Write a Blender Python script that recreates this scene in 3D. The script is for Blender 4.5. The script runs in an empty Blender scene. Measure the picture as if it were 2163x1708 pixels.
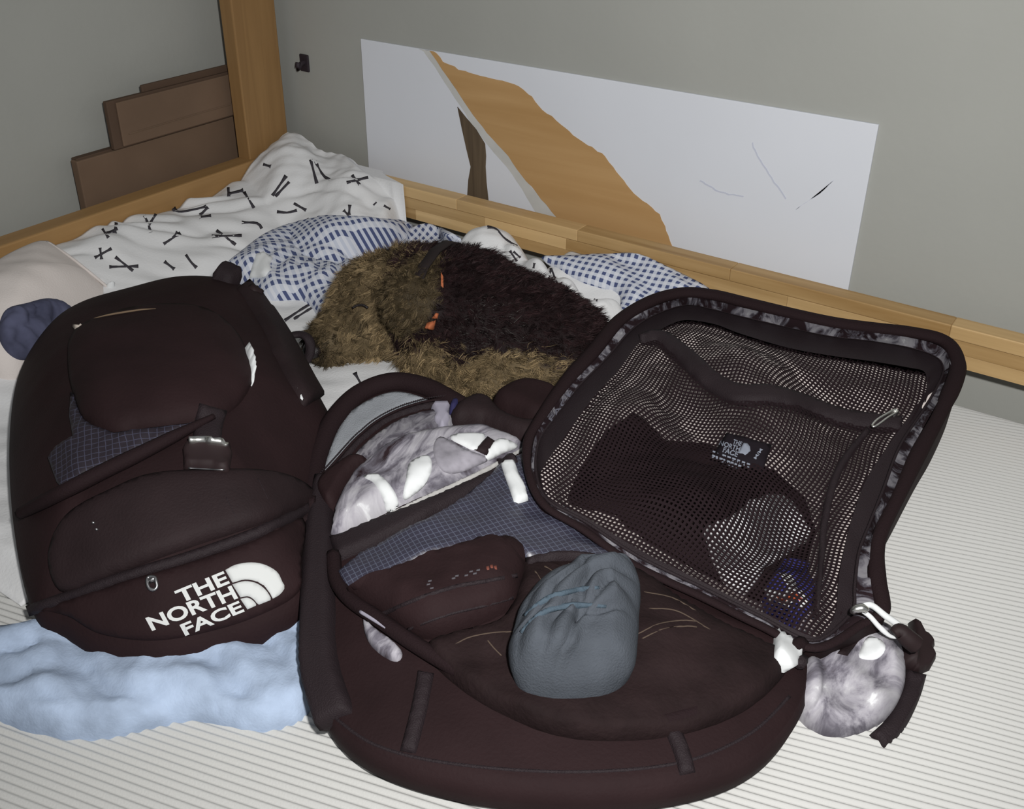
import bpy, bmesh, math, random
import numpy as np
from mathutils import Vector, Matrix
from mathutils.bvhtree import BVHTree
from mathutils.geometry import delaunay_2d_cdt

# ------------------------------------------------------------------ camera, world, flash, exposure
SC = bpy.context.scene
COL = SC.collection
R = np.array([[0.82391998, -0.28068308, 0.4923138], [0.56665997, 0.39695385, -0.72202778], [0.00723513, 0.87386764, 0.48611007]])
CAM = np.array([1.445, -1.344, 0.72])
F = 2150.0
cd = bpy.data.cameras.new('camera'); cam = bpy.data.objects.new('camera', cd); COL.objects.link(cam)
cd.sensor_width = 36.0; cd.lens = 36.0 * F / 2163.0
cd.shift_x = 0.0007; cd.shift_y = -(854.0 - 764.0) / 2163.0
cd.clip_start = 0.05
M4 = Matrix.Identity(4)
for i in range(3):
    for j in range(3): M4[i][j] = R[i][j]
    M4[i][3] = CAM[i]
cam.matrix_world = M4
SC.camera = cam
wd = bpy.data.worlds.new('room_light'); SC.world = wd; wd.use_nodes = True
wd.node_tree.nodes['Background'].inputs[0].default_value = (0.95, 0.97, 1.0, 1)
wd.node_tree.nodes['Background'].inputs[1].default_value = 0.22
ld = bpy.data.lights.new('camera_flash', 'SPOT'); ld.energy = 65.0; ld.spot_size = math.radians(120); ld.spot_blend = 1.0; ld.shadow_soft_size = 0.022; ld.color = (1.0, 0.985, 0.96)
lo = bpy.data.objects.new('camera_flash', ld); COL.objects.link(lo)
lo.location = CAM + R @ np.array([0.085, 0.095, 0.05])
aim = R @ np.array([1150.0 - 1080.0, 764.0 - 620.0, -F]); lo.rotation_euler = Vector(aim).to_track_quat('-Z', 'Y').to_euler()   # the flash beam
SC.view_settings.view_transform = 'Standard'; SC.view_settings.look = 'None'
SC.view_settings.exposure = 0.0; SC.view_settings.gamma = 1.0; SC.view_settings.use_curve_mapping = False

random.seed(7); RNG = np.random.default_rng(7)

# ------------------------------------------------------------------ helpers
def ray(u, v): return R @ np.array([u - 1080.0, 764.0 - v, -F])
def G(u, v, z=0.0):
    r = ray(u, v); return CAM + r * ((z - CAM[2]) / r[2])
def YP(u, v, y):
    r = ray(u, v); return CAM + r * ((y - CAM[1]) / r[1])
def XP(u, v, x):
    r = ray(u, v); return CAM + r * ((x - CAM[0]) / r[0])

def tag(o, label=None, cat=None, group=None, kind=None):
    if label: o['label'] = label
    if cat: o['category'] = cat
    if group: o['group'] = group
    if kind: o['kind'] = kind
    return o
def thing(name, label, cat, loc=(0, 0, 0), group=None):
    o = bpy.data.objects.new(name, None); COL.objects.link(o); o.location = loc; o.empty_display_size = 0.05
    return tag(o, label, cat, group)
def mesh(name, v, f, mat=None, parent=None, smooth=True, uv=None, col=None):
    me = bpy.data.meshes.new(name)
    me.from_pydata([tuple(map(float, p)) for p in v], [], [tuple(map(int, q)) for q in f]); me.update()
    if uv is not None:
        ul = me.uv_layers.new(name='UVMap')
        li = np.empty(len(me.loops), np.int32); me.loops.foreach_get('vertex_index', li)
        ul.data.foreach_set('uv', np.asarray(uv, np.float32)[li].ravel())
    if col is not None:
        a = me.color_attributes.new('col', 'FLOAT_COLOR', 'POINT')
        c = np.ones((len(v), 4), np.float32); c[:, :3] = col; a.data.foreach_set('color', c.ravel())
    if smooth: me.polygons.foreach_set('use_smooth', [True] * len(me.polygons))
    o = bpy.data.objects.new(name, me); COL.objects.link(o)
    if mat: me.materials.append(mat)
    if parent is not None:
        o.parent = parent; o.matrix_parent_inverse = Matrix.Translation(parent.location).inverted() if parent.type == 'EMPTY' and parent.parent is None else Matrix.Identity(4)
    return o
def box(name, lo_, hi_, mat, parent=None, bevel=0.0):
    bm = bmesh.new(); bmesh.ops.create_cube(bm, size=1.0)
    for v in bm.verts: v.co = Vector([(lo_[i] + hi_[i]) / 2 + v.co[i] * (hi_[i] - lo_[i]) for i in range(3)])
    if bevel: bmesh.ops.bevel(bm, geom=bm.edges[:], offset=bevel, segments=2, affect='EDGES', profile=0.5)
    vs = [v.co[:] for v in bm.verts]; bm.verts.index_update(); fs = [[v.index for v in f.verts] for f in bm.faces]; bm.free()
    return mesh(name, vs, fs, mat, parent, smooth=False)
def bvh_of(*objs):
    vs = []; fs = []
    for o in objs:
        n = len(vs); me = o.data if hasattr(o, 'data') else o
        mw = Matrix.Identity(4)
        vs += [v.co.copy() for v in me.vertices]; fs += [[i + n for i in p.vertices] for p in me.polygons]
    return BVHTree.FromPolygons(vs, fs)
def bvh_raw(v, f): return BVHTree.FromPolygons([Vector(p) for p in v], [list(map(int, q)) for q in f])
def hit0(bvh, u, v):
    d = Vector(ray(u, v)).normalized()
    h, n, i, t = bvh.ray_cast(Vector(CAM), d)
    if h is None: return None, None, None
    if n.dot(d) > 0: n = -n
    return np.array(h), np.array(n), t
def hit(bvh, u, v):
    """point of a built surface that is seen at photo pixel (u, v), with its normal"""
    h, n, t = hit0(bvh, u, v)
    if h is None: return np.array(G(u, v, 0.03)), np.array((0, 0, 1.0))
    return h, n
def cr(pts, n, closed=False):
    """Catmull-Rom resample to about n points, even in arc length"""
    P = np.array(pts, float); m = len(P)
    out = []
    segs = m if closed else m - 1
    for i in range(segs):
        if closed: a, b, c, d = P[(i - 1) % m], P[i], P[(i + 1) % m], P[(i + 2) % m]
        else: a, b, c, d = P[max(i - 1, 0)], P[i], P[i + 1], P[min(i + 2, m - 1)]
        for t in np.linspace(0, 1, 12, endpoint=False):
            out.append(0.5 * ((2 * b) + (-a + c) * t + (2 * a - 5 * b + 4 * c - d) * t * t + (-a + 3 * b - 3 * c + d) * t ** 3))
    if not closed: out.append(P[-1])
    out = np.array(out)
    if closed: out = np.vstack([out, out[:1]])
    s = np.concatenate([[0], np.cumsum(np.linalg.norm(np.diff(out, axis=0), axis=1))])
    t = np.linspace(0, s[-1], n + 1 if closed else n)
    q = np.stack([np.interp(t, s, out[:, k]) for k in range(P.shape[1])], 1)
    return q[:-1] if closed else q
def fr(a, s):  # smooth pseudo noise built from sines
    x, y = a[..., 0] * s, a[..., 1] * s
    return (np.sin(x * 1.0 + 1.3 * np.sin(y * 0.7 + 1.1)) + np.sin(y * 1.3 + 1.7 * np.sin(x * 0.6 + 0.4) + 2.0) + 0.6 * np.sin((x + y) * 1.9 + 2.2 * np.sin((x - y) * 0.8)) + 0.4 * np.sin((x - 1.2 * y) * 3.1 + 0.5)) / 3.0
def seg_dist(p, poly):
    A = np.array(poly); B = np.roll(A, -1, 0); d = np.full(len(p), 1e9)
    for a, b in zip(A, B):
        ab = b - a; t = np.clip(((p - a) @ ab) / max(ab @ ab, 1e-9), 0, 1)
        d = np.minimum(d, np.linalg.norm(p - (a + t[:, None] * ab), axis=1))
    return d
def inside(p, poly):
    A = np.array(poly); B = np.roll(A, -1, 0); c = np.zeros(len(p), bool)
    for a, b in zip(A, B):
        k = ((a[1] > p[:, 1]) != (b[1] > p[:, 1]))
        x = (b[0] - a[0]) * (p[:, 1] - a[1]) / ((b[1] - a[1]) if b[1] != a[1] else 1e-9) + a[0]
        c ^= k & (p[:, 0] < x)
    return c
def tri_fill(poly, res):
    A = np.array(poly); lo_, hi_ = A.min(0), A.max(0)
    xs = np.arange(lo_[0], hi_[0], res); ys = np.arange(lo_[1], hi_[1], res * 0.87)
    g = np.array([[x + (res / 2 if j % 2 else 0), y] for j, y in enumerate(ys) for x in xs]).reshape(-1, 2)
    if len(g):
        g = g[inside(g, A)]
        if len(g): g = g[seg_dist(g, A) > res * 0.45]
    n = len(A); V = np.vstack([A, g]) if len(g) else A
    ov, oe, of, *_ = delaunay_2d_cdt([Vector(p) for p in V], [], [list(range(n))], 1, 1e-5)
    return np.array([p[:] for p in ov]), [list(f) for f in of]
def drape(name, poly, bvh, th, mat, parent, res=12, edge=14, smooth=True, n=None, fold=None, uvf=None, sink=0.004, power=0.5, blur=2, skip=False):
    """a piece of cloth or panel of thickness th lying on a built surface, outline given where the photo shows it"""
    A = np.array(poly, float)
    if smooth:
        per = np.linalg.norm(np.diff(np.vstack([A, A[:1]]), axis=0), axis=1).sum()
        A = cr(A, n or int(max(12, per / res)), True)
    else:
        q = []
        for a, b in zip(A, np.roll(A, -1, 0)):
            k = max(1, int(np.linalg.norm(b - a) / res)); q += [a + (b - a) * t / k for t in range(k)]
        A = np.array(q)
    V, Fc = tri_fill(A, res)
    d = seg_dist(V, A); T_ = np.full(len(V), np.nan); N = np.tile(np.array([0, 0, 1.0]), (len(V), 1)); RD = np.array([ray(u, v) for u, v in V]); RD /= np.linalg.norm(RD, axis=1)[:, None]
    for q, (u, v) in enumerate(V):
        h, nn, t = hit0(bvh, u, v)
        if h is not None: T_[q] = t; N[q] = nn
    bad = np.isnan(T_)
    if bad.all() or (bad.mean() > 0.3 and skip): return None
    gi = np.where(~bad)[0]
    for q in np.where(bad)[0]:
        k = gi[((V[gi] - V[q]) ** 2).sum(1).argmin()]; T_[q] = T_[k]; N[q] = N[k]
    ea = np.array([(f[k], f[(k + 1) % len(f)]) for f in Fc for k in range(len(f))])
    if blur:
        for it in range(blur):
            for X in (T_, N[:, 0], N[:, 1], N[:, 2]):
                sm_ = X * 1.0; c_ = np.ones(len(X)); np.add.at(sm_, ea[:, 0], X[ea[:, 1]]); np.add.at(sm_, ea[:, 1], X[ea[:, 0]]); np.add.at(c_, ea[:, 0], 1); np.add.at(c_, ea[:, 1], 1); X[:] = sm_ / c_
        N /= np.linalg.norm(N, axis=1)[:, None]
    P = CAM + RD * T_[:, None]
    prof = np.clip(d / edge, 0, 1) ** power
    off = th * (0.25 + 0.75 * prof) if th else np.zeros(len(V))
    if fold is not None: off = off + fold(V, P, d) * np.clip(d / edge, 0, 1)
    T = P + N * off[:, None]
    nb = len(V); bm_idx = []
    vs = list(T); fs = [f for f in Fc]
    # orient up
    k = np.array([np.cross(T[f[1]] - T[f[0]], T[f[2]] - T[f[0]]) @ N[f[0]] for f in fs])
    fs = [f if kk > 0 else f[::-1] for f, kk in zip(fs, k)]
    # skirt on boundary edges
    cnt = {}
    for f in fs:
        for a, b in zip(f, f[1:] + f[:1]): cnt[(a, b)] = 1
    low = {}
    sk = []
    for (a, b) in cnt:
        if (b, a) not in cnt:
            for i in (a, b):
                if i not in low: low[i] = len(vs); vs.append(P[i] - N[i] * sink)
            sk.append([b, a, low[a], low[b]])
    if uvf is None: uv = np.array([[p[0], p[1] + 0.6 * p[2]] for p in vs])
    else: uv = uvf(np.array(vs))
    return mesh(name, vs, fs + sk, mat, parent, True, uv)
def tube(name, pts, r, mat, parent, closed=False, seg=8, n=None, flat=None):
    P = np.array(pts, float)
    if n: P = cr(P, n, closed)
    m = len(P); vs = []; fs = []
    rr = np.full(m, r) if np.isscalar(r) else np.interp(np.linspace(0, 1, m), np.linspace(0, 1, len(r)), r)
    up = np.array([0, 0, 1.0])
    for i in range(m):
        a = P[(i - 1) % m] if (closed or i) else P[0]; b = P[(i + 1) % m] if (closed or i < m - 1) else P[-1]
        t = b - a; t /= max(np.linalg.norm(t), 1e-9)
        s = np.cross(t, up); L = np.linalg.norm(s); s = s / L if L > 1e-4 else np.array([1.0, 0, 0]); w = np.cross(s, t)
        for k in range(seg):
            an = 2 * math.pi * k / seg
            vs.append(P[i] + rr[i] * (math.cos(an) * s + math.sin(an) * w * (flat or 1.0)))
    for i in range(m if closed else m - 1):
        j = (i + 1) % m
        for k in range(seg): fs.append([i * seg + k, i * seg + (k + 1) % seg, j * seg + (k + 1) % seg, j * seg + k])
    if not closed: fs += [list(range(seg))[::-1], [(m - 1) * seg + k for k in range(seg)]]
    u = np.array([[i * 0.01, (k % seg) * 0.004] for i in range(m) for k in range(seg)])
    return mesh(name, vs, fs, mat, parent, True, u)
def ribbon_px(name, line, w, bvh, th, mat, parent, n=24, res=9, edge=6, **kw):
    """webbing or printed stroke along a line; w in photo pixels (one or a list)"""
    L = cr(line, n); W = np.full(n, w) if np.isscalar(w) else np.interp(np.linspace(0, 1, n), np.linspace(0, 1, len(w)), w)
    t = np.gradient(L, axis=0); t /= np.maximum(np.linalg.norm(t, axis=1), 1e-9)[:, None]; nn = np.stack([-t[:, 1], t[:, 0]], 1)
    poly = np.vstack([L + nn * W[:, None] / 2, (L - nn * W[:, None] / 2)[::-1]])
    return drape(name, poly, bvh, th, mat, parent, res=res, edge=edge, smooth=False, **kw)
def on(bvh, pts, off):
    o = []
    for u, v in pts:
        h, n = hit(bvh, u, v); o.append(h + n * off)
    return np.array(o)
def puff(name, outline, zc, mat, parent, n=140, power=2.4, wr=0.003, ws=40.0, ground=0.002, centre=None, rings=18, xmin=None):
    """stuffed soft body: outline points (u, v, z) at its widest, domed to zc in the middle, standing on the bed"""
    O = np.array([G(u, v, z) for u, v, z in outline]); O = cr(O, n, True)
    c = O.mean(0) if centre is None else np.array(G(*centre)); c[2] = zc
    vs = []; fs = []; ss = list(np.linspace(0, 1, rings) ** 0.8)[1:]
    vs.append(c)
    for s in ss:
        P = c + (O - c) * s
        P[:, 2] = zc + (O[:, 2] - zc) * s ** power + wr * fr(P, ws) * min(1, 3 * (1 - s))
        vs += list(P)
    for s, k in ((1.012, 0.6), (1.0, 0.25), (0.955, 0.0)):
        P = c + (O - c) * s; P[:, 2] = O[:, 2] * k + ground; vs += list(P)
    nr = len(ss) + 3
    for k in range(n): fs.append([0, 1 + k, 1 + (k + 1) % n])
    for r in range(nr - 1):
        for k in range(n):
            a = 1 + r * n + k; b = 1 + r * n + (k + 1) % n; fs.append([a, a + n, b + n, b])
    fs.append([1 + (nr - 1) * n + k for k in range(n)][::-1])
    area = sum(O[i][0] * O[(i + 1) % n][1] - O[(i + 1) % n][0] * O[i][1] for i in range(n))
    if area < 0: fs = [f[::-1] for f in fs]
    vs = np.array(vs)
    if xmin is not None: vs[:, 0] = np.maximum(vs[:, 0], xmin)   # rests against the rail
    return mesh(name, vs, fs, mat, parent, True, vs[:, :2])

# ------------------------------------------------------------------ materials
def lin(c): return tuple((x / 255 / 12.92 if x / 255 <= 0.04045 else ((x / 255 + 0.055) / 1.055) ** 2.4) for x in c)
def new_mat(name):
    m = bpy.data.materials.new(name); m.use_nodes = True; nt = m.node_tree; b = nt.nodes['Principled BSDF']
    return m, nt, b
def N(nt, t, **kw):
    n = nt.nodes.new(t)
    for k, v in kw.items(): setattr(n, k, v)
    return n
def plain(name, c, rough=0.8, metal=0.0, bump=0.0, bscale=400.0, var=0.0, vscale=12.0, spec=0.3, sheen=0.0, coord='Object'):
    m, nt, b = new_mat(name)
    b.inputs['Base Color'].default_value = (*c, 1); b.inputs['Roughness'].default_value = rough; b.inputs['Metallic'].default_value = metal
    b.inputs['Specular IOR Level'].default_value = spec
    if sheen: b.inputs['Sheen Weight'].default_value = sheen
    tc = N(nt, 'ShaderNodeTexCoord')
    if var:
        no = N(nt, 'ShaderNodeTexNoise'); no.inputs['Scale'].default_value = vscale; no.inputs['Detail'].default_value = 6
        nt.links.new(tc.outputs[coord], no.inputs['Vector'])
        rp = N(nt, 'ShaderNodeValToRGB'); rp.color_ramp.elements[0].position = 0.3; rp.color_ramp.elements[1].position = 0.7
        rp.color_ramp.elements[0].color = (*[x * (1 - var) for x in c], 1); rp.color_ramp.elements[1].color = (*[min(1, x * (1 + var)) for x in c], 1)
        nt.links.new(no.outputs['Fac'], rp.inputs['Fac']); nt.links.new(rp.outputs['Color'], b.inputs['Base Color'])
    if bump:
        n2 = N(nt, 'ShaderNodeTexNoise'); n2.inputs['Scale'].default_value = bscale; n2.inputs['Detail'].default_value = 4
        bp = N(nt, 'ShaderNodeBump'); bp.inputs['Strength'].default_value = bump; bp.inputs['Distance'].default_value = 0.002
        nt.links.new(tc.outputs[coord], n2.inputs['Vector']); nt.links.new(n2.outputs['Fac'], bp.inputs['Height']); nt.links.new(bp.outputs['Normal'], b.inputs['Normal'])
    return m
def math_node(nt, op, a, b_=None):
    n = N(nt, 'ShaderNodeMath', operation=op)
    for i, x in enumerate((a, b_)):
        if x is None: continue
        if isinstance(x, (int, float)): n.inputs[i].default_value = x
        else: nt.links.new(x, n.inputs[i])
    return n.outputs[0]
def grid_mat(name, base, line, pitch, width, rough, spec=0.5, ang=0.0, soft=False):
    """ripstop: thin light threads crossing on a plain cloth (UV in metres)"""
    m, nt, b = new_mat(name); tc = N(nt, 'ShaderNodeTexCoord')
    mp = N(nt, 'ShaderNodeMapping'); mp.inputs['Rotation'].default_value[2] = ang; nt.links.new(tc.outputs['UV'], mp.inputs['Vector'])
    no = N(nt, 'ShaderNodeTexNoise'); no.inputs['Scale'].default_value = 14; nt.links.new(tc.outputs['UV'], no.inputs['Vector'])
    sp = N(nt, 'ShaderNodeSeparateXYZ'); nt.links.new(mp.outputs['Vector'], sp.inputs[0])
    ls = []
    for ax in 'XY':
        w = math_node(nt, 'ADD', math_node(nt, 'DIVIDE', sp.outputs[ax], pitch), math_node(nt, 'MULTIPLY', no.outputs['Fac'], 0.8))
        fr_ = math_node(nt, 'FRACT', w); ls.append(math_node(nt, 'LESS_THAN', fr_, width))
    mx = N(nt, 'ShaderNodeMix', data_type='RGBA'); mx.inputs[6].default_value = (*base, 1); mx.inputs[7].default_value = (*line, 1)
    nt.links.new(math_node(nt, 'MAXIMUM', ls[0], ls[1]), mx.inputs[0]); nt.links.new(mx.outputs[2], b.inputs['Base Color'])
    b.inputs['Roughness'].default_value = rough; b.inputs['Specular IOR Level'].default_value = spec
    bp = N(nt, 'ShaderNodeBump'); bp.inputs['Strength'].default_value = 0.35; bp.inputs['Distance'].default_value = 0.004
    n3 = N(nt, 'ShaderNodeTexNoise'); n3.inputs['Scale'].default_value = 38; nt.links.new(tc.outputs['UV'], n3.inputs['Vector'])
    nt.links.new(n3.outputs['Fac'], bp.inputs['Height']); nt.links.new(bp.outputs['Normal'], b.inputs['Normal'])
    return m
def gingham_mat(name, pitch):
    m, nt, b = new_mat(name); tc = N(nt, 'ShaderNodeTexCoord'); sp = N(nt, 'ShaderNodeSeparateXYZ'); nt.links.new(tc.outputs['UV'], sp.inputs[0])
    ls = []
    for ax in 'XY':
        f_ = math_node(nt, 'FRACT', math_node(nt, 'DIVIDE', sp.outputs[ax], pitch))
        ls.append(math_node(nt, 'LESS_THAN', f_, 0.50))
    s = math_node(nt, 'MULTIPLY', math_node(nt, 'ADD', ls[0], ls[1]), 0.5)
    rp = N(nt, 'ShaderNodeValToRGB'); rp.color_ramp.interpolation = 'CONSTANT'
    e = rp.color_ramp.elements; e[0].position = 0; e[0].color = (0.66, 0.68, 0.74, 1); e[1].position = 0.3; e[1].color = (0.54, 0.575, 0.665, 1)
    k = e.new(0.8); k.color = (0.075, 0.095, 0.20, 1)
    nt.links.new(s, rp.inputs['Fac']); nt.links.new(rp.outputs['Color'], b.inputs['Base Color']); b.inputs['Roughness'].default_value = 0.9; b.inputs['Specular IOR Level'].default_value = 0.1
    return m
def camo_mat(name, scale=22.0, bright=1.0, sh=0.0):
    """black and white woodland photo print"""
    m, nt, b = new_mat(name); tc = N(nt, 'ShaderNodeTexCoord')
    no = N(nt, 'ShaderNodeTexNoise'); no.inputs['Scale'].default_value = scale; no.inputs['Detail'].default_value = 7; no.inputs['Roughness'].default_value = 0.62; no.inputs['Distortion'].default_value = 1.2
    mp = N(nt, 'ShaderNodeMapping'); mp.inputs['Scale'].default_value = (1.0, 0.45, 1.0); mp.inputs['Rotation'].default_value[2] = 0.6
    nt.links.new(tc.outputs['UV'], mp.inputs['Vector']); nt.links.new(mp.outputs['Vector'], no.inputs['Vector'])
    rp = N(nt, 'ShaderNodeValToRGB'); e = rp.color_ramp.elements
    e[0].position = 0.30 + 1.5 * sh; e[0].color = (0.028, 0.0165, 0.02, 1); e[1].position = 0.42 + sh; e[1].color = (0.16 * bright, 0.15 * bright, 0.18 * bright, 1)
    for p, c in ((0.52, (0.36, 0.345, 0.385)), (0.62, (0.48, 0.47, 0.5)), (0.68, (0.8, 0.81, 0.83))):
        k = e.new(p + sh * 0.5); k.color = (*[x * bright for x in c], 1)
    nt.links.new(no.outputs['Fac'], rp.inputs['Fac']); nt.links.new(rp.outputs['Color'], b.inputs['Base Color'])
    b.inputs['Roughness'].default_value = 0.9; b.inputs['Specular IOR Level'].default_value = 0.08
    return m
def wood_mat(name, c0, c1, scale=1.0, axis='X', rough=0.5, rnd=True):
    m, nt, b = new_mat(name); tc = N(nt, 'ShaderNodeTexCoord'); mp = N(nt, 'ShaderNodeMapping')
    s = {'X': (1.2, 22, 22), 'Y': (22, 1.2, 22), 'Z': (22, 22, 1.2)}[axis]; mp.inputs['Scale'].default_value = [x * scale for x in s]
    nt.links.new(tc.outputs['Object'], mp.inputs['Vector'])
    no = N(nt, 'ShaderNodeTexNoise'); no.inputs['Scale'].default_value = 3.0; no.inputs['Detail'].default_value = 6; no.inputs['Distortion'].default_value = 0.6
    nt.links.new(mp.outputs['Vector'], no.inputs['Vector'])
    oi = N(nt, 'ShaderNodeObjectInfo')
    ad = math_node(nt, 'ADD', math_node(nt, 'MULTIPLY', no.outputs['Fac'], 0.7), math_node(nt, 'MULTIPLY', oi.outputs['Random'], 0.55 if rnd else 0.0))
    rp = N(nt, 'ShaderNodeValToRGB'); rp.color_ramp.elements[0].position = 0.2; rp.color_ramp.elements[1].position = 0.95
    rp.color_ramp.elements[0].color = (*c0, 1); rp.color_ramp.elements[1].color = (*c1, 1)
    nt.links.new(ad, rp.inputs['Fac']); nt.links.new(rp.outputs['Color'], b.inputs['Base Color']); b.inputs['Roughness'].default_value = rough; b.inputs['Specular IOR Level'].default_value = 0.25
    return m
def attr_mat(name, rough=0.7):
    m, nt, b = new_mat(name); a = N(nt, 'ShaderNodeAttribute', attribute_name='col'); nt.links.new(a.outputs['Color'], b.inputs['Base Color'])
    b.inputs['Roughness'].default_value = rough; b.inputs['Specular IOR Level'].default_value = 0.15
    return m

BLK = (0.0205, 0.0105, 0.0115)
M = {
    'wall': plain('wall_paint', (0.365, 0.37, 0.345), 0.9, bump=0.15, bscale=90, var=0.04, vscale=4),
    'floor': plain('floor_boards', (0.25, 0.2, 0.15), 0.6, var=0.1),
    'wood': wood_mat('rail_wood', lin((150, 117, 72)), lin((216, 184, 134))),
    'woody': wood_mat('head_wood', lin((150, 116, 74)), lin((182, 146, 98)), axis='Y', rnd=False),
    'woodz': wood_mat('post_wood', lin((138, 106, 68)), lin((170, 134, 88)), axis='Z', rnd=False),
    'mattress': plain('mattress_cover', (0.55, 0.55, 0.535), 0.95, bump=0.2, bscale=500, spec=0.1),
    'board': plain('board_white', (0.70, 0.725, 0.78), 0.75, var=0.02, vscale=5, spec=0.2),
    'boardedge': plain('board_edge', (0.42, 0.44, 0.5), 0.8),
    'paint_plank': wood_mat('painted_plank', lin((176, 138, 90)), lin((214, 178, 130)), scale=0.55, axis='X', rough=0.85, rnd=False),
    'paint_side': plain('painted_grey', (0.56, 0.56, 0.54), 0.85, var=0.06, vscale=30),
    'paint_leg': wood_mat('painted_leg', lin((72, 60, 48)), lin((140, 122, 98)), axis='Z', rough=0.85, rnd=False),
    'paint_mark': plain('pencil_mark', (0.56, 0.585, 0.68), 0.9),
    'card': plain('cardboard', lin((112, 92, 76)), 0.85, var=0.10, vscale=9, bump=0.1, bscale=60, spec=0.15),
    'cardside': plain('cardboard_side', lin((88, 71, 59)), 0.85, var=0.08, vscale=9, spec=0.15),
    'duvet': plain('duvet_cotton', (0.74, 0.745, 0.755), 0.95, bump=0.25, bscale=260, spec=0.08),
    'bone': plain('bone_print', (0.06, 0.056, 0.065), 0.95, spec=0.05),
    'white': plain('white_cotton', (0.74, 0.76, 0.77), 0.9, spec=0.1),
    'pillow': plain('pillow_linen', (0.70, 0.645, 0.615), 0.95, bump=0.25, bscale=420, spec=0.08),
    'blue': plain('dark_blue_cotton', (0.085, 0.09, 0.145), 0.95, var=0.3, vscale=30, spec=0.08),
    'pale_blue': plain('pale_denim', (0.37, 0.455, 0.60), 0.95, var=0.22, vscale=26, bump=0.25, bscale=350, spec=0.08),
    'black': plain('black_nylon', BLK, 0.75, bump=0.25, bscale=300, var=0.25, vscale=9, spec=0.12),
    'black2': plain('black_nylon_panel', (0.0205, 0.0125, 0.0138), 0.7, bump=0.3, bscale=420, var=0.2, vscale=14, spec=0.15),
    'webbing': plain('black_webbing', (0.020, 0.0135, 0.016), 0.65, bump=0.5, bscale=700, spec=0.2),
    'piping': plain('black_piping', (0.017, 0.0095, 0.0108), 0.8, bump=0.4, bscale=500, spec=0.1),
    'plastic': plain('black_plastic', (0.020, 0.011, 0.012), 0.65, spec=0.25),
    'logo': plain('logo_white', (0.60, 0.615, 0.61), 0.8, spec=0.15),
    'logo_grey': plain('logo_grey', (0.22, 0.24, 0.29), 0.8, spec=0.15),
    'label': plain('label_black', (0.012, 0.009, 0.012), 0.85, spec=0.1),
    'metal': plain('zip_metal', (0.75, 0.75, 0.72), 0.28, metal=1.0),
    'steel': plain('dull_metal', (0.35, 0.35, 0.36), 0.35, metal=1.0),
    'ripstop': grid_mat('grey_ripstop', (0.036, 0.034, 0.054), (0.092, 0.102, 0.145), 0.0058, 0.13, 0.38, 0.6, 0.5),
    'ripstop2': grid_mat('dark_ripstop', (0.022, 0.017, 0.024), (0.052, 0.052, 0.082), 0.0075, 0.12, 0.6, 0.3, 0.75),
    'gingham': gingham_mat('blue_gingham', 0.0125),
    'camo': camo_mat('woodland_print', 30.0, 1.0),
    'camo_band': camo_mat('woodland_print_band', 38.0, 0.8, 0.10),
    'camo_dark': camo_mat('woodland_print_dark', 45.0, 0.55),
    'lining': plain('pale_lining', (0.70, 0.63, 0.60), 0.85, var=0.12, vscale=7, spec=0.1),
    'greymesh': plain('grey_lining', (0.27, 0.285, 0.31), 0.85, bump=0.5, bscale=600, var=0.08, vscale=25, spec=0.15),
    'net': plain('black_net', (0.016, 0.0095, 0.0115), 0.8, spec=0.08),
    'beanie': plain('blue_grey_jersey', (0.070, 0.079, 0.094), 0.9, bump=0.5, bscale=500, var=0.12, vscale=30, spec=0.1),
    'beanie_highlight': plain('blue_fold_highlight', (0.068, 0.095, 0.122), 0.9, bump=0.4, bscale=500, spec=0.1),
    'jacket': plain('black_corduroy', (0.017, 0.010, 0.0105), 0.8, bump=0.5, bscale=240, var=0.3, vscale=22, spec=0.1),
    'stitch': plain('brown_stitch', (0.085, 0.062, 0.048), 0.8, spec=0.1),
    'lavender': plain('lavender_cotton', (0.33, 0.315, 0.38), 0.9, spec=0.1),
    'badge_blue': plain('badge_blue', (0.035, 0.035, 0.20), 0.7),
    'badge_red': plain('badge_red', (0.62, 0.13, 0.05), 0.7),
    'navy': plain('navy_cloth', (0.02, 0.018, 0.07), 0.8),
    'orange': plain('orange_thread', (0.40, 0.12, 0.05), 0.7),
    'collar': plain('collar_leather', (0.014, 0.009, 0.009), 0.8),
    'nose': plain('dog_nose', (0.012, 0.008, 0.009), 0.35, bump=0.4, bscale=900, spec=0.5),
    'skin': plain('dog_skin', (0.03, 0.02, 0.016), 0.9, spec=0.05),
    'fur': attr_mat('dog_fur', 0.65),
    'fitting': plain('fitting_dark', (0.03, 0.022, 0.028), 0.6),
}

# ------------------------------------------------------------------ the room
def struct(o): o['kind'] = 'structure'; return o
MZ = -0.45      # floor below the bed top (bed top is z = 0)
struct(box('wall_back', (-0.45, 0.034, MZ), (3.2, 0.13, 1.9), M['wall']))
struct(box('wall_left', (-0.24, -3.2, MZ), (-0.10, 0.034, 1.9), M['wall']))
struct(box('floor', (-0.45, -3.2, MZ - 0.08), (3.2, 0.13, MZ), M['floor']))

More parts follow.
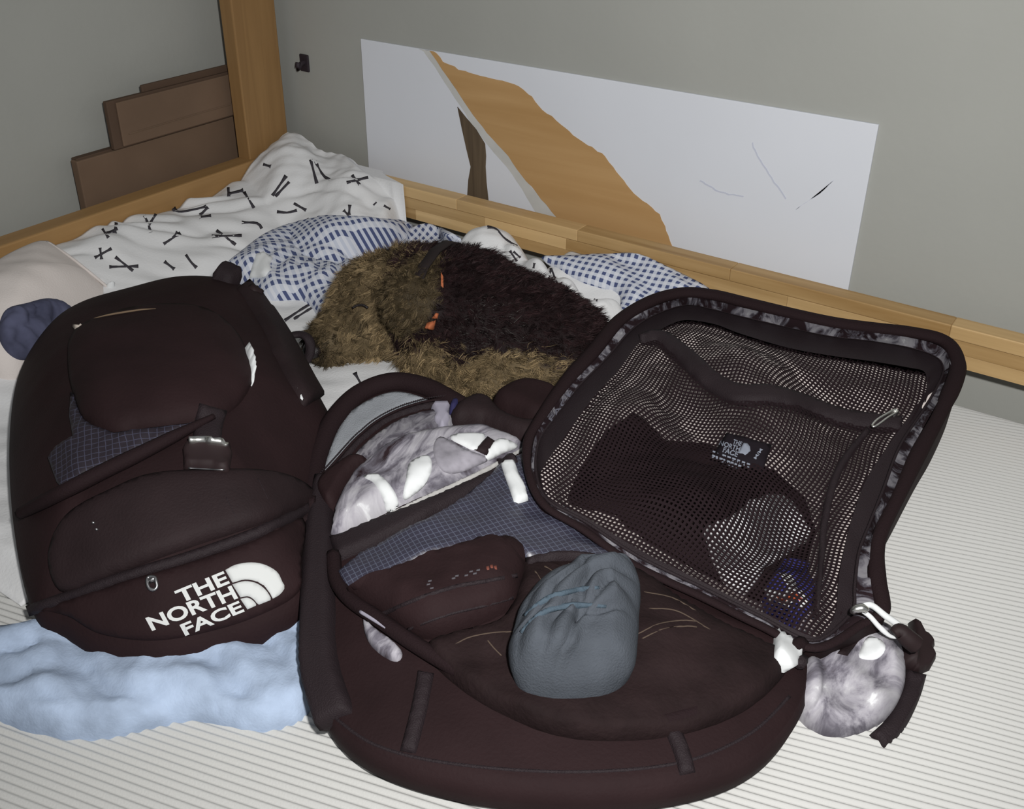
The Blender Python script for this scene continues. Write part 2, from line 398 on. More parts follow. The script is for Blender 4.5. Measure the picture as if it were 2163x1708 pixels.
# ------------------------------------------------------------------ bed frame
bed = thing('bed_frame', 'wooden bed frame of glued oak staves with a corner post along the wall', 'bed frame', (0, 0, MZ))
RY0, RY1, RZ0, RZ1 = -0.041, -0.011, 0.0635, 0.1205
rail = box('side_rail', (0.0, RY0 + 0.0015, RZ0 + 0.0005), (2.05, RY1 - 0.0005, RZ1 - 0.0012), M['wood'], bed)
rows = [(RZ0, RZ0 + 0.019), (RZ0 + 0.0193, RZ0 + 0.038), (RZ0 + 0.0383, RZ1)]
for ri, (z0, z1) in enumerate(rows):
    x = 0.001 if ri else -0.0
    first = [0.14, 0.26, 0.2][ri]; L = first
    while x < 2.04:
        x1 = min(2.05, x + L)
        top = ri == 2
        box('stave', (x + 0.0001, RY0 - random.uniform(0, 0.0004), z0), (x1 - 0.0002, RY1 if top else RY0 + 0.004, z1), M['wood'], rail, bevel=0.0012 if top else 0.0003)
        x = x1; L = random.choice([0.16, 0.21, 0.26, 0.31, 0.24])
box('corner_post', (-0.032, -0.097, MZ), (0.0, 0.004, 0.62), M['woodz'], bed, 0.0025)
box('head_rail', (-0.030, -1.45, 0.055), (0.010, -0.0405, 0.122), M['woody'], bed, 0.003)
box('bed_base', (0.012, -1.42, -0.24), (2.05, -0.046, -0.17), M['woody'], bed, 0.003)
for (x, y) in ((0.012, -1.40), (2.0, -1.40), (2.0, -0.09)): box('leg', (x, y - 0.03, MZ), (x + 0.05, y + 0.03, -0.235), M['woodz'], bed, 0.003)
mt = thing('mattress', 'pale ribbed fabric mattress lying in the wooden bed', 'mattress', (1.0, -0.7, -0.17))
box('mattress_core', (0.014, -1.415, -0.171), (2.045, -0.012, -0.006), M['mattress'], mt, 0.012)
# ribbed cover: ridges run as seen beside the open bag
a_, b_ = G(1873, 1225), G(2056, 1266); dr = (b_ - a_)[:2]; dr /= np.linalg.norm(dr); nr_ = np.array([-dr[1], dr[0]])
PIT = 0.0074
def ribbed(name, x0, x1, y0, y1):
    C = [(x0, y0), (x1, y0), (x1, y1), (x0, y1)]
    s = [np.dot(c, nr_) for c in C]; k0, k1 = math.floor(min(s) / PIT * 6), math.ceil(max(s) / PIT * 6)
    t = [np.dot(c, dr) for c in C]; ts = np.arange(min(t), max(t) + 0.03, 0.03)
    vs = []; idx = -np.ones((k1 - k0 + 1, len(ts)), int)
    for i, k in enumerate(range(k0, k1 + 1)):
        for j, tt in enumerate(ts):
            q = nr_ * (k * PIT / 6) + dr * tt
            q = np.array([min(max(q[0], x0), x1), min(max(q[1], y0), y1)])
            z = 0.0012 + 0.0013 * math.cos(2 * math.pi * k / 6) + 0.0025 * math.sin(tt * 9 + k * 0.02) - 0.0005
            edge = min(1.0, (y1 - q[1]) / 0.02, (q[0] - x0) / 0.02 + 1e-6)
            z -= 0.008 * (1 - max(0, edge)) ** 2
            idx[i, j] = len(vs); vs.append((q[0], q[1], z))
    fs = []
    for i in range(idx.shape[0] - 1):
        for j in range(idx.shape[1] - 1):
            f = [idx[i, j], idx[i, j + 1], idx[i + 1, j + 1], idx[i + 1, j]]
            P = np.array([vs[q] for q in f]); 
            ar = abs(np.cross(P[2][:2] - P[0][:2], P[3][:2] - P[1][:2]))
            if ar > 1e-7: fs.append(f)
    return vs, fs
v_, f_ = ribbed('c', 0.016, 2.045, -1.415, -0.012)
mesh('ribbed_cover', v_, f_, M['mattress'], mt)

# ------------------------------------------------------------------ painted board against the wall
PB = thing('painted_board', 'white painted board with a brown plank picture leaning on the wall behind the rail', 'board', (0.64, 0.03, 0.06))
BX0, BX1, BZ0, BZ1, BY = 0.1805, 1.0940, 0.05, 0.3425, 0.0292
box('panel', (BX0, BY, BZ0), (BX1, BY + 0.0045, BZ1), M['board'], PB, 0.0008)
def flat_on_board(name, px, mat, lift):
    P = [YP(u, v, BY - lift) for u, v in px]
    P = [np.array([min(max(p[0], BX0), BX1), p[1], min(max(p[2], BZ0), BZ1 - 0.0005)]) for p in P]
    n = len(P); back = [p + np.array([0, lift, 0]) for p in P]
    fs = [list(range(n))[::-1], [n + i for i in range(n)]] + [[i, (i + 1) % n, n + (i + 1) % n, n + i] for i in range(n)]
    o = mesh(name, P + back, fs, mat, PB, False)
    bm = bmesh.new(); bm.from_mesh(o.data); bmesh.ops.triangulate(bm, faces=[f for f in bm.faces if len(f.verts) > 4]); bmesh.ops.recalc_face_normals(bm, faces=bm.faces); bm.to_mesh(o.data); bm.free()
    return o
def rough_edge(p, amp, n):
    q = cr(p, n); q[1:-1] += RNG.normal(0, amp, (n - 2, 2)); return [tuple(x) for x in q]
lft = [(898, 93), (933, 145), (966, 193), (996, 237), (1033, 285), (1070, 326), (1099, 367), (1136, 411), (1166, 448), (1186, 470)]
rgt = [(1424, 545), (1416, 515), (1410, 496), (1395, 459), (1362, 426), (1336, 407), (1306, 367), (1277, 330), (1251, 311), (1240, 306), (1210, 285), (1162, 245), (1125, 208), (1092, 182), (1033, 165), (977, 150), (940, 132), (915, 102)]
flat_on_board('plank', rough_edge(lft, 0.6, 30) + rough_edge(rgt, 1.4, 60), M['paint_plank'], 0.0010)
gl = [(884, 92), (922, 148), (966, 215), (1022, 296), (1070, 352), (1125, 437), (1140, 470)]
flat_on_board('plank_side', rough_edge(gl, 0.8, 24) + rough_edge(lft[::-1], 0.6, 30), M['paint_side'], 0.0006)
flat_on_board('painted_leg', [(966, 226), (975, 270), (985, 315), (994, 352), (989, 380), (985, 440), (1034, 450), (1031, 422), (1027, 385), (1025, 352), (1026, 330), (1024, 304), (1003, 270), (985, 250)], M['paint_leg'], 0.0014)
for ln in ([(1588, 300), (1600, 330), (1640, 390), (1660, 420)], [(1760, 380), (1730, 410), (1690, 435), (1680, 445)], [(1478, 380), (1520, 405), (1570, 415)]):
    q = cr(ln, 14) + RNG.normal(0, 0.8, (14, 2)); w = 1.2
    flat_on_board('pencil_line', [tuple(x + np.array([w, -w])) for x in q] + [tuple(x - np.array([w, -w])) for x in q[::-1]], M['paint_mark'], 0.0003)

# ------------------------------------------------------------------ flattened cardboard boxes behind the head of the bed
lowx = -0.062
big = thing('cardboard_box', 'wide flattened brown cardboard box standing upright behind the head rail', 'box', (-0.07, -0.2, MZ), 'flattened cardboard boxes behind the bed')
yL = XP(170, 380, lowx)[1]; zT = XP(169, 340, lowx)[2]
box('carton', (lowx - 0.018, yL, MZ), (lowx, 0.012, zT), M['card'], big, 0.002)
box('fold_edge', (lowx - 0.020, yL + 0.004, zT - 0.001), (lowx - 0.006, 0.010, zT + 0.003), M['cardside'], big, 0.001)
sm = thing('cardboard_box', 'small flattened cardboard box with folded flaps propped in front of a wider one', 'box', (-0.05, -0.15, zT), 'flattened cardboard boxes behind the bed')
x2 = -0.050; yS = XP(232, 260, x2)[1]; zS = XP(236, 213, x2)[2]; zB = XP(242, 318, x2)[2]
box('carton', (x2 - 0.010, yS, zB), (x2, -0.002, zS), M['cardside'], sm, 0.0015)
yF = XP(305, 190, x2)[1]; zF = XP(305, 184, x2)[2]
box('front_flap', (x2, yS + 0.016, zB + 0.003), (x2 + 0.004, -0.004, zS - 0.004), M['card'], sm, 0.0015)
box('top_flap', (x2 - 0.012, yF, zS - 0.01), (x2 - 0.006, -0.004, zF + 0.002), M['cardside'], sm, 0.0015)
tube('crease', [(x2 + 0.0042, yS + 0.03, zB + 0.022), (x2 + 0.0044, -0.15, zB + 0.024), (x2 + 0.0042, -0.02, zB + 0.023)], 0.0012, M['card'], sm, n=12)

hk = thing('wall_fitting', 'small dark hook fixed on the grey wall beside the bed post', 'fitting', tuple(YP(640, 134, 0.034)))  # small fitting added for a dark blur on the wall, kind unknown
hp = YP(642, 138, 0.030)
tube('fitting_arm', [hp + np.array([0, 0.008, 0.006]), hp + np.array([0, -0.006, 0.004]), hp + np.array([0, -0.016, -0.003]), hp + np.array([0, -0.014, 0.008])], 0.005, M['fitting'], hk, n=14)
box('fitting_plate', tuple(hp + np.array([-0.011, 0.0, -0.012])), tuple(hp + np.array([0.011, 0.0045, 0.02])), M['fitting'], hk, 0.002)

# ------------------------------------------------------------------ duvet
# outlines of the two bags (photo pixel, height above the bed) - they press the duvet flat
LID = [  # outer edge, inside of piping, inside of print band, inside of zip tape (photo pixels), rim height, band height
    ((1105, 935), (1128, 930), (1137, 936), (1146, 990), .110, .098), ((1135, 880), (1152, 885), (1163, 894), (1180, 940), .115, .100), ((1185, 805), (1207, 812), (1221, 819), (1250, 843), .120, .105), ((1245, 735), (1266, 750), (1280, 759), (1308, 780), .125, .108),
    ((1300, 672), (1320, 684), (1334, 698), (1352, 722), .130, .112), ((1375, 625), (1380, 648), (1388, 664), (1402, 692), .135, .115), ((1439, 610), (1446, 629), (1450, 645), (1446, 676), .138, .117), ((1508, 614), (1503, 634), (1500, 653), (1508, 684), .138, .117),
    ((1577, 630), (1575, 651), (1572, 671), (1563, 704), .138, .117), ((1680, 656), (1676, 674), (1671, 694), (1660, 733), .137, .116), ((1770, 675), (1762, 692), (1758, 712), (1750, 750), .135, .114), ((1850, 686), (1850, 703), (1848, 722), (1850, 764), .132, .111),
    ((1930, 694), (1922, 713), (1915, 734), (1920, 776), .130, .108), ((2000, 710), (1985, 731), (1972, 752), (1950, 783), .126, .104), ((2032, 755), (2008, 764), (1992, 775), (1957, 800), .120, .098), ((2030, 800), (2002, 805), (1985, 808), (1955, 828), .114, .094),
    ((1995, 885), (1965, 877), (1950, 868), (1925, 872), .104, .086), ((1955, 958), (1922, 955), (1900, 945), (1880, 935), .096, .078), ((1907, 1053), (1882, 1050), (1866, 1034), (1830, 1012), .086, .070), ((1874, 1120), (1848, 1118), (1838, 1105), (1801, 1091), .078, .062),
    ((1864, 1165), (1838, 1165), (1815, 1165), (1787, 1143), .072, .056), ((1864, 1217), (1839, 1225), (1805, 1238), (1772, 1217), .066, .050), ((1876, 1290), (1846, 1288), (1804, 1280), (1766, 1285), .058, .044), ((1828, 1322), (1815, 1312), (1792, 1305), (1748, 1325), .052, .042),
    ((1722, 1372), (1719, 1364), (1716, 1356), (1711, 1342), .050, .045), ((1600, 1322), (1602, 1314), (1604, 1304), (1606, 1290), .055, .050), ((1484, 1266), (1486, 1256), (1488, 1246), (1491, 1232), .062, .056), ((1340, 1198), (1342, 1188), (1345, 1176), (1350, 1160), .072, .066),
    ((1228, 1120), (1231, 1112), (1235, 1104), (1241, 1094), .085, .078), ((1148, 1068), (1152, 1064), (1157, 1060), (1165, 1055), .095, .088), ((1112, 1000), (1124, 1000), (1132, 1000), (1144, 1018), .103, .094)]
PIL = [(98, 508, .122), (140, 535, .112), (185, 570, .092), (228, 605, .060), (225, 640, .05), (150, 700, .05), (40, 760, .06), (-60, 720, .085), (-100, 640, .105), (-20, 560, .122), (50, 520, .124)]
OUT = [(40, 790, .07), (100, 690, .115), (170, 638, .125), (280, 605, .13), (370, 584, .132), (450, 584, .130), (508, 600, .120), (548, 632, .108), (600, 708, .09), (638, 770, .08), (676, 838, .075), (700, 900, .07), (676, 1000, .06), (655, 1100, .055), (648, 1200, .05), (640, 1258, .048), (570, 1305, .045), (460, 1342, .04), (330, 1368, .04), (205, 1352, .04), (130, 1308, .045), (70, 1270, .05), (30, 1120, .055), (20, 930, .06)]
OUT2 = [(645, 1090, .05), (662, 985, .06), (698, 892, .075), (760, 832, .085), (830, 806, .09), (900, 814, .09), (960, 842, .085), (1020, 856, .075), (1075, 846, .075), (1120, 842, .075), (1160, 862, .07), (1140, 930, .07), (1150, 1040, .06), (1240, 1105, .055), (1350, 1185, .05), (1500, 1265, .045), (1640, 1335, .04), (1700, 1380, .04), (1690, 1480, .04), (1600, 1590, .04), (1440, 1650, .04), (1200, 1670, .04), (950, 1640, .04), (760, 1570, .04), (670, 1460, .04), (645, 1300, .045)]
def sst(x): x = np.clip(x, 0, 1); return x * x * (3 - 2 * x)
def duvet_z(x, y):
    g = np.stack([x, y], -1)
    z = 0.022 + 0.006 * fr(g, 14) + 0.0035 * fr(g + 3.1, 33)
    # heaped against the head rail
    hd = np.where(x < 0.05, 1.0, np.exp(-((x - 0.05) / 0.15) ** 2)) * (0.074 + 0.010 * fr(g + 1.0, 18)) * sst((y + 0.95) / 0.3)
    z = z + hd
    # heap over the rail in the corner
    endx = 0.352 + 0.012 * np.sin(y * 40)
    cz = sst((endx - x) / 0.035)
    z = np.maximum(z, cz * (0.150 - 0.05 * np.clip((x - 0.10) / 0.25, 0, 1) + 0.010 * np.sin(x * 38 + y * 16) + 0.004 * fr(g, 60)) * sst((y + 0.30 + 0.1 * x) / 0.26))
    # soft creases across the heap
    cre = np.sin((x * (0.8 + 0.3 * fr(g + 5, 4)) - y * 0.9) * 40 + 3.0 * fr(g, 11) + 1.2 * fr(g + 2, 27))
    z = z + 0.007 * (0.5 + 0.5 * fr(g + 7, 13)) * np.abs(cre) ** 1.3 * 1.6 * sst((0.42 - x) / 0.2) * sst((y + 0.75) / 0.2) - 0.004 * sst((0.42 - x) / 0.2)
    # lump between the two gingham parts and its tail
    d1 = ((x - 0.560) * 0.80 + (y + 0.115) * 0.6) / 0.062; d2 = (-(x - 0.560) * 0.6 + (y + 0.115) * 0.8) / 0.058
    z = np.maximum(z, 0.118 * np.exp(-(d1 * d1 + d2 * d2) ** 1.4 * 0.55) + 0.004 * fr(g, 70))
    z = np.maximum(z, (0.030 + 0.056 * sst((y + 0.21) / 0.15)) * sst((x - 0.60) / 0.08) + 0.004 * fr(g, 40))
    rid = [G(1075, 520, .10), G(1150, 566, .10), G(1215, 612, .092), G(1262, 640, .084), G(1300, 642, .080)]
    for a, b in zip(rid[:-1], rid[1:]):
        ab = (b - a)[:2]; t = np.clip(((x - a[0]) * ab[0] + (y - a[1]) * ab[1]) / (ab @ ab), 0, 1)
        d = np.hypot(x - a[0] - t * ab[0], y - a[1] - t * ab[1])
        z = np.maximum(z, (a[2] + (b[2] - a[2]) * t + 0.007 * np.sin(x * 95) + 0.004 * fr(g, 90)) * np.exp(-(d / 0.032) ** 2.6))
    return z
DX, DY = np.meshgrid(np.arange(0.012, 0.93, 0.004), np.arange(-0.98, -0.004, 0.004))
ZZ = duvet_z(DX, DY)
# keep clear of the rail: cloth may rest on it only in the corner heap
onr = (DY > RY0 - 0.006)
RX = 0.338
ZZ = np.where(onr & (DX <= RX), np.maximum(ZZ, RZ1 + 0.004), ZZ)
ed = np.minimum(np.minimum((DX - 0.012) / 0.02, (0.93 - DX) / 0.02), (DY + 0.98) / 0.03)
ZZ = ZZ * np.where((0.93 - DX < 0.02) | (DY + 0.98 < 0.03), np.clip(ed, 0.1, 1), 1.0)
for o_ in (OUT, OUT2, PIL, [(*q[0], q[4]) for q in LID]):   # pressed flat under the bags and the pillow
    pl = np.array([G(u, v, z)[:2] for u, v, z in o_]); pl = pl.mean(0) + (pl - pl.mean(0)) * 0.975
    gq = np.stack([DX.ravel(), DY.ravel()], 1); ins = (inside(gq, pl) & (seg_dist(gq, pl) > 0.004)).reshape(DX.shape)
    ZZ = np.where(ins, np.minimum(ZZ, 0.0015), ZZ)
ny_, nx_ = DX.shape
dv = np.stack([DX, DY, ZZ], -1).reshape(-1, 3)
ii = np.arange(ny_ * nx_).reshape(ny_, nx_)
df = np.stack([ii[:-1, :-1], ii[:-1, 1:], ii[1:, 1:], ii[1:, :-1]], -1).reshape(-1, 4)
cc_ = dv[df].mean(1); df = df[~((cc_[:, 0] > 0.60) & (cc_[:, 1] < -0.80))]
fx = dv[df]; df = df[~((fx[:, :, 1].max(1) > RY0 - 0.006) & (fx[:, :, 0].max(1) > RX))]
wk = (dv[:, 1] > RY0 - 0.006) & (dv[:, 0] <= RX + 0.001)   # the end of the heap rounds off where it lies over the rail
dv[wk, 0] = 0.012 + (dv[wk, 0] - 0.012) * (1 - 0.26 * sst((dv[wk, 1] + 0.050) / 0.040) ** 0.8)
ec = {}
for q in df.tolist():
    for a, b in zip(q, q[1:] + q[:1]): ec[(a, b)] = 1
hem = [(a, b) for (a, b) in ec if (b, a) not in ec and not (max(dv[a][1], dv[b][1]) > RY0 - 0.009 and min(dv[a][0], dv[b][0]) < RX + 0.006)]
hx_ = {}; extra = []
for e in hem:
    for q in e:
        if q not in hx_: hx_[q] = len(dv) + len(extra); extra.append((dv[q][0], dv[q][1], 0.0005))
hemf = [[b, a, hx_[a], hx_[b]] for a, b in hem]
duv = thing('duvet', 'white duvet printed with dark crossed bones, rumpled along the head of the bed', 'duvet', (0.3, -0.4, 0.0))
top = mesh('duvet_cover', np.vstack([dv, np.array(extra)]), df.tolist() + hemf, M['duvet'], duv)
BD = bvh_raw(dv, df)
Z1 = lambda p: (90 + p[0] / 3.09, 130 + p[1] / 3.09)
Z2 = lambda p: (700 + p[0] / 2.704, 130 + p[1] / 2.704)
Z6 = lambda p: (600 + p[0] / 2.884, 480 + p[1] / 2.884)
bones1 = [[(1750, 640), (1770, 720), (1790, 795)], [(1780, 650), (1830, 740), (1875, 770)], [(1985, 790), (2125, 755)], [(2020, 740), (2070, 805)], [(1590, 745), (1500, 875)], [(1610, 785), (1520, 880)],
    [(1440, 670), (1490, 685)], [(1100, 860), (1190, 868)], [(1212, 820), (1215, 880)], [(1215, 862), (1310, 840)], [(1315, 850), (1340, 890), (1380, 955)], [(855, 955), (890, 980), (990, 965), (1070, 945)], [(1020, 1015), (1100, 1005)], [(1030, 1000), (1080, 950)],
    [(665, 1005), (690, 1060), (705, 1115)], [(740, 995), (695, 1065)], [(790, 1190), (900, 1120)], [(850, 1150), (880, 1110)], [(1530, 980), (1600, 985), (1660, 970)], [(1640, 925), (1720, 970)], [(1105, 1140), (1300, 1135)], [(1135, 1100), (1260, 1195)],
    [(1300, 1050), (1400, 1055), (1430, 1090)], [(390, 1090), (430, 1150)], [(480, 1050), (470, 1120)], [(420, 1120), (490, 1090)], [(340, 1280), (450, 1220)], [(375, 1215), (385, 1290)], [(435, 1340), (625, 1335)], [(475, 1275), (590, 1365)],
    [(795, 1305), (860, 1355)], [(935, 1260), (970, 1310), (1005, 1345)], [(1580, 1690), (1700, 1610), (1790, 1560)], [(1640, 1680), (1770, 1600), (1830, 1580)], [(1965, 970), (2000, 1005)], [(2005, 935), (2000, 1000)], [(1725, 1025), (1740, 1055)]]
bones2 = [[(330, 690), (370, 660)], [(240, 820), (258, 803)], [(300, 822), (336, 842)], [(70, 850), (100, 880)], [(890, 945), (940, 955), (990, 1010), (1060, 1055)], [(1020, 1080), (1060, 1140)], [(1040, 1085), (1080, 1120)], [(650, 1040), (715, 1065)], [(1255, 1180), (1240, 1250)], [(1255, 1180), (1300, 1290)], [(1160, 1150), (1155, 1180)], [(1500, 1360), (1520, 1365)]]
bones6 = [[(430, 885), (455, 930), (480, 975)], [(545, 940), (562, 928)], [(760, 890), (800, 885)], [(130, 830), (145, 880)]]
def bone(line, w):
    L = np.array(line, float); ln = np.linalg.norm(np.diff(L, axis=0), axis=1).sum()
    k = max(5, int(ln / 6)); W = np.full(k, w); W[0] = W[-1] = w * 1.7
    if k > 6: W[1] = W[-2] = w * 1.35
    ribbon_px('bone_print', line, list(W * (1 + 0.15 * RNG.normal(size=k))), BD, 0.0016, M['bone'], duv, n=max(6, k), res=7, edge=2, sink=0.002, blur=0, skip=True)
for b in bones1: bone([Z1(p) for p in b], 4.6)
for b in bones2: bone([Z2(p) for p in b], 3.4)
for b in bones6: bone([Z6(p) for p in b], 5.0)

# ------------------------------------------------------------------ gingham sheet (two folds that emerge from under the duvet lump)
gs = thing('gingham_sheet', 'crumpled blue and white gingham sheet with a white label beside the dog', 'sheet', (0.4, -0.2, 0.02))
swc = G(640, 560, 0.06)[:2]
def swirl_uv(vs):
    q = vs[:, :2] - swc; r = np.linalg.norm(q, axis=1); an = 0.5 * np.exp(-(r / 0.2) ** 2) + 0.35
    c, s = np.cos(an), np.sin(an); st = vs[:, 2] * 0.5
    return np.stack([q[:, 0] * c - q[:, 1] * s + st * 0.4, q[:, 0] * s + q[:, 1] * c + st], 1)
def gfold(V, P, d):
    q = P[:, :2] - swc; r = np.linalg.norm(q, axis=1); th = np.arctan2(q[:, 1], q[:, 0])
    return 0.005 * np.sin(r * 2 * math.pi / 0.036 + th) * np.exp(-(r / 0.11) ** 2) + 0.004 * fr(P, 34) + 0.012 * np.exp(-(r / 0.09) ** 2) + 0.003 * np.sin(P[:, 0] * 55 - P[:, 1] * 25)
gA = drape('gathered_fold', [(478, 565), (505, 538), (565, 495), (640, 470), (710, 459), (790, 462), (850, 466), (910, 482), (968, 500), (960, 540), (930, 600), (800, 700), (690, 680), (640, 640), (570, 640), (530, 618), (500, 600)], BD, 0.026, M['gingham'], gs, res=9, edge=34, fold=gfold, uvf=swirl_uv)
def gfold2(V, P, d): return 0.005 * np.sin((P[:, 0] * 0.55 + P[:, 1] * 0.9) * 95 + 2 * fr(P, 11)) + 0.007 * fr(P + 2, 26) 
gB = drape('spread_fold', [(1145, 546), (1190, 542), (1270, 540), (1342, 538), (1400, 562), (1485, 604), (1508, 628), (1440, 640), (1375, 665), (1312, 715), (1284, 715), (1310, 650), (1306, 622), (1268, 610), (1228, 598), (1188, 574)], BD, 0.012, M['gingham'], gs, res=9, edge=26, fold=gfold2)
for o_ in (gA, gB):   # the sheet is pushed up against the rail, not into it
    for v in o_.data.vertices: v.co.y = min(v.co.y, RY0 - 0.0005 - gs.location.y * 0)
BG = bvh_of(gA)
drape('care_label', [(541, 536), (556, 532), (576, 545), (570, 560), (576, 578), (566, 588), (527, 587), (533, 560)], BG, 0.006, M['white'], gs, res=7, edge=6, smooth=False)

# ------------------------------------------------------------------ pillow and blue cloth at the left
pw = thing('pillow', 'grey beige pillow lying against the head rail', 'pillow', tuple(G(60, 640, 0)))
puff('pillow_case', PIL, 0.135, M['pillow'], pw, n=90, wr=0.004, ws=30, xmin=0.011)
tube('seam', [np.maximum(G(*q), [0.012, -9, 0]) for q in ((100, 511, .122), (142, 538, .113), (187, 573, .094), (229, 608, .064))], 0.0022, M['pillow'], pw, n=20)
pwb = bvh_of(pw.children[0])
drape('care_label', [(224, 603), (236, 596), (243, 599), (240, 611), (226, 615)], bvh_of(pw.children[0], top), 0.008, M['white'], pw, res=5, edge=4, smooth=False, blur=12)
bc = thing('blue_shirt', 'dark blue crumpled cotton shirt tucked between the pillow and the black backpack', 'shirt', tuple(G(100, 690, 0)))
drape('crumpled_cloth', [(60, 640), (100, 631), (132, 640), (150, 655), (140, 690), (100, 740), (40, 760), (0, 720), (10, 660)], pwb, 0.012, M['blue'], bc, res=5, edge=14, fold=lambda V, P, d: 0.006 * fr(P, 150) + 0.009 * np.abs(np.sin(P[:, 0] * 120 + P[:, 1] * 90 + 2 * fr(P, 60))) ** 0.7)

# ------------------------------------------------------------------ dog
def surface_nets(fn, lo_, hi_, h):
    xs = [np.arange(lo_[i], hi_[i] + h, h) for i in range(3)]
    X, Y, Z = np.meshgrid(*xs, indexing='ij'); V = fn(np.stack([X, Y, Z], -1).reshape(-1, 3)).reshape(X.shape)
    s = V < 0
    nx, ny, nz = [k - 1 for k in V.shape]
    acc = np.zeros((nx, ny, nz, 3)); cnt = np.zeros((nx, ny, nz))
    corners = [(i, j, k) for i in (0, 1) for j in (0, 1) for k in (0, 1)]
    g = lambda A, c: A[c[0]:c[0] + nx, c[1]:c[1] + ny, c[2]:c[2] + nz]
    for a in corners:
        for ax in range(3):
            if a[ax] == 0:
                b = list(a); b[ax] = 1; va, vb = g(V, a), g(V, b); m = (va < 0) != (vb < 0)
                t = np.where(m, va / np.where(va == vb, 1, va - vb), 0)
                for k in range(3): acc[..., k] += np.where(m, a[k] + (t if k == ax else 0), 0)
                cnt += m
    act = cnt > 0; idx = -np.ones(act.shape, int); idx[act] = np.arange(act.sum())
    base = np.stack(np.meshgrid(np.arange(nx), np.arange(ny), np.arange(nz), indexing='ij'), -1)
    pts = (base[act] + acc[act] / cnt[act][:, None]) * h + np.array(lo_)
    faces = []
    for ax in range(3):
        o1, o2 = [(1, 2), (2, 0), (0, 1)][ax]
        sh = list(V.shape); sl0 = [slice(1, k - 1) for k in sh]; sl0[ax] = slice(0, sh[ax] - 1); sl1 = list(sl0); sl1[ax] = slice(1, sh[ax])
        a, b = s[tuple(sl0)], s[tuple(sl1)]
        for flip in (0, 1):
            w = np.argwhere((a != b) & (a == bool(1 - flip)))
            off = np.array([1, 1, 1]); off[ax] = 0; c = w + off
            e1 = np.zeros(3, int); e1[o1] = 1; e2 = np.zeros(3, int); e2[o2] = 1
            q = np.stack([idx[tuple((c - e1 - e2).T)], idx[tuple((c - e2).T)], idx[tuple(c.T)], idx[tuple((c - e1).T)]], 1)
            faces.append(q if flip == 0 else q[:, ::-1])
    return pts, np.vstack(faces)
# (u, v, z) -> (u, v, z), radii, colour
FOOT = ((1030, 812, .060), (1205, 792, .066), .018, .020, 'l')
DOG = [((985, 668, .088), (1105, 712, .078), .078, .068, 'k'), ((1105, 712, .078), (1185, 750, .068), .068, .060, 'k'), ((1185, 750, .068), (1258, 792, .056), .060, .052, 'k'),
       ((985, 690, .08), (1010, 700, .08), .074, .07, 'k'), ((985, 640, .092), (890, 618, .098), .066, .056, 'n'),
       ((868, 622, .092), (800, 632, .086), .058, .056, 't'), ((790, 660, .068), (700, 722, .045), .048, .030, 't'), ((745, 725, .030), (700, 748, .022), .028, .020, 't'), ((850, 690, .06), (800, 712, .045), .036, .026, 't'),
       ((1000, 712, .075), (952, 765, .050), .050, .040, 'l'), ((952, 765, .050), (940, 805, .030), .038, .030, 'l'), ((935, 803, .030), (1010, 832, .026), .030, .024, 'l'),
       ((1150, 735, .070), (1110, 752, .060), .052, .042, 'k'), FOOT,
       ((905, 585, .150), (862, 632, .140), .016, .022, 'e'), ((862, 632, .140), (846, 655, .125), .020, .010, 'e')]
PR = [(G(*a), G(*b), ra, rb, c) for a, b, ra, rb, c in DOG]
def prim_d(p):
    D = []
    for a, b, ra, rb, c in PR:
        ab = b - a; t = np.clip(((p - a) @ ab) / max(ab @ ab, 1e-9), 0, 1)
        D.append(np.linalg.norm(p - (a + t[:, None] * ab), axis=1) - (ra + (rb - ra) * t))
    return np.array(D)
LDA, LDB = G(1135, 880, .115)[:2], G(1300, 672, .13)[:2]; LDN = np.array([(LDB - LDA)[1], -(LDB - LDA)[0]]); LDN /= np.linalg.norm(LDN)
def dog_sdf(p):
    D = prim_d(p); k = 0.016
    m = D.min(0); r = m - k * np.log(np.exp(-(D - m) / k).sum(0))
    w_ = LDN @ (p[:, :2] - LDA).T + 0.010; h_ = np.clip(0.5 + 0.5 * (w_ - r) / 0.02, 0, 1)   # the lid edge presses the flank
    r = r * (1 - h_) + w_ * h_ + 0.02 * h_ * (1 - h_)
    return np.maximum(r, 0.012 - p[:, 2])
P_ = np.array([q for a, b, *_ in PR for q in (a, b)])
dgv, dgf = surface_nets(dog_sdf, P_.min(0) - 0.11, np.array([*(P_.max(0)[:2] + 0.11), 0.24]), 0.006)
dog = thing('dog', 'curled up terrier with tan head and legs and a black back sleeping on the duvet', 'dog', tuple(G(980, 740, 0)))
cT = np.array([0.205, 0.150, 0.082]); cK = np.array([0.019, 0.0095, 0.0102])
DC = {'t': cT, 'l': cT * 1.05, 'k': cK, 'n': cK, 'e': cT * 0.42}
def fur_col(p):
    D = prim_d(p) + RNG.normal(0, 0.004, (len(PR), len(p))); k = D.argmin(0)
    c = np.array([DC[PR[i][4]] for i in k]); return c, np.array([PR[i][4] for i in k])
fc, _ = fur_col(dgv)
body = mesh('dog_body', dgv, dgf, M['fur'], dog, col=fc * 0.55)
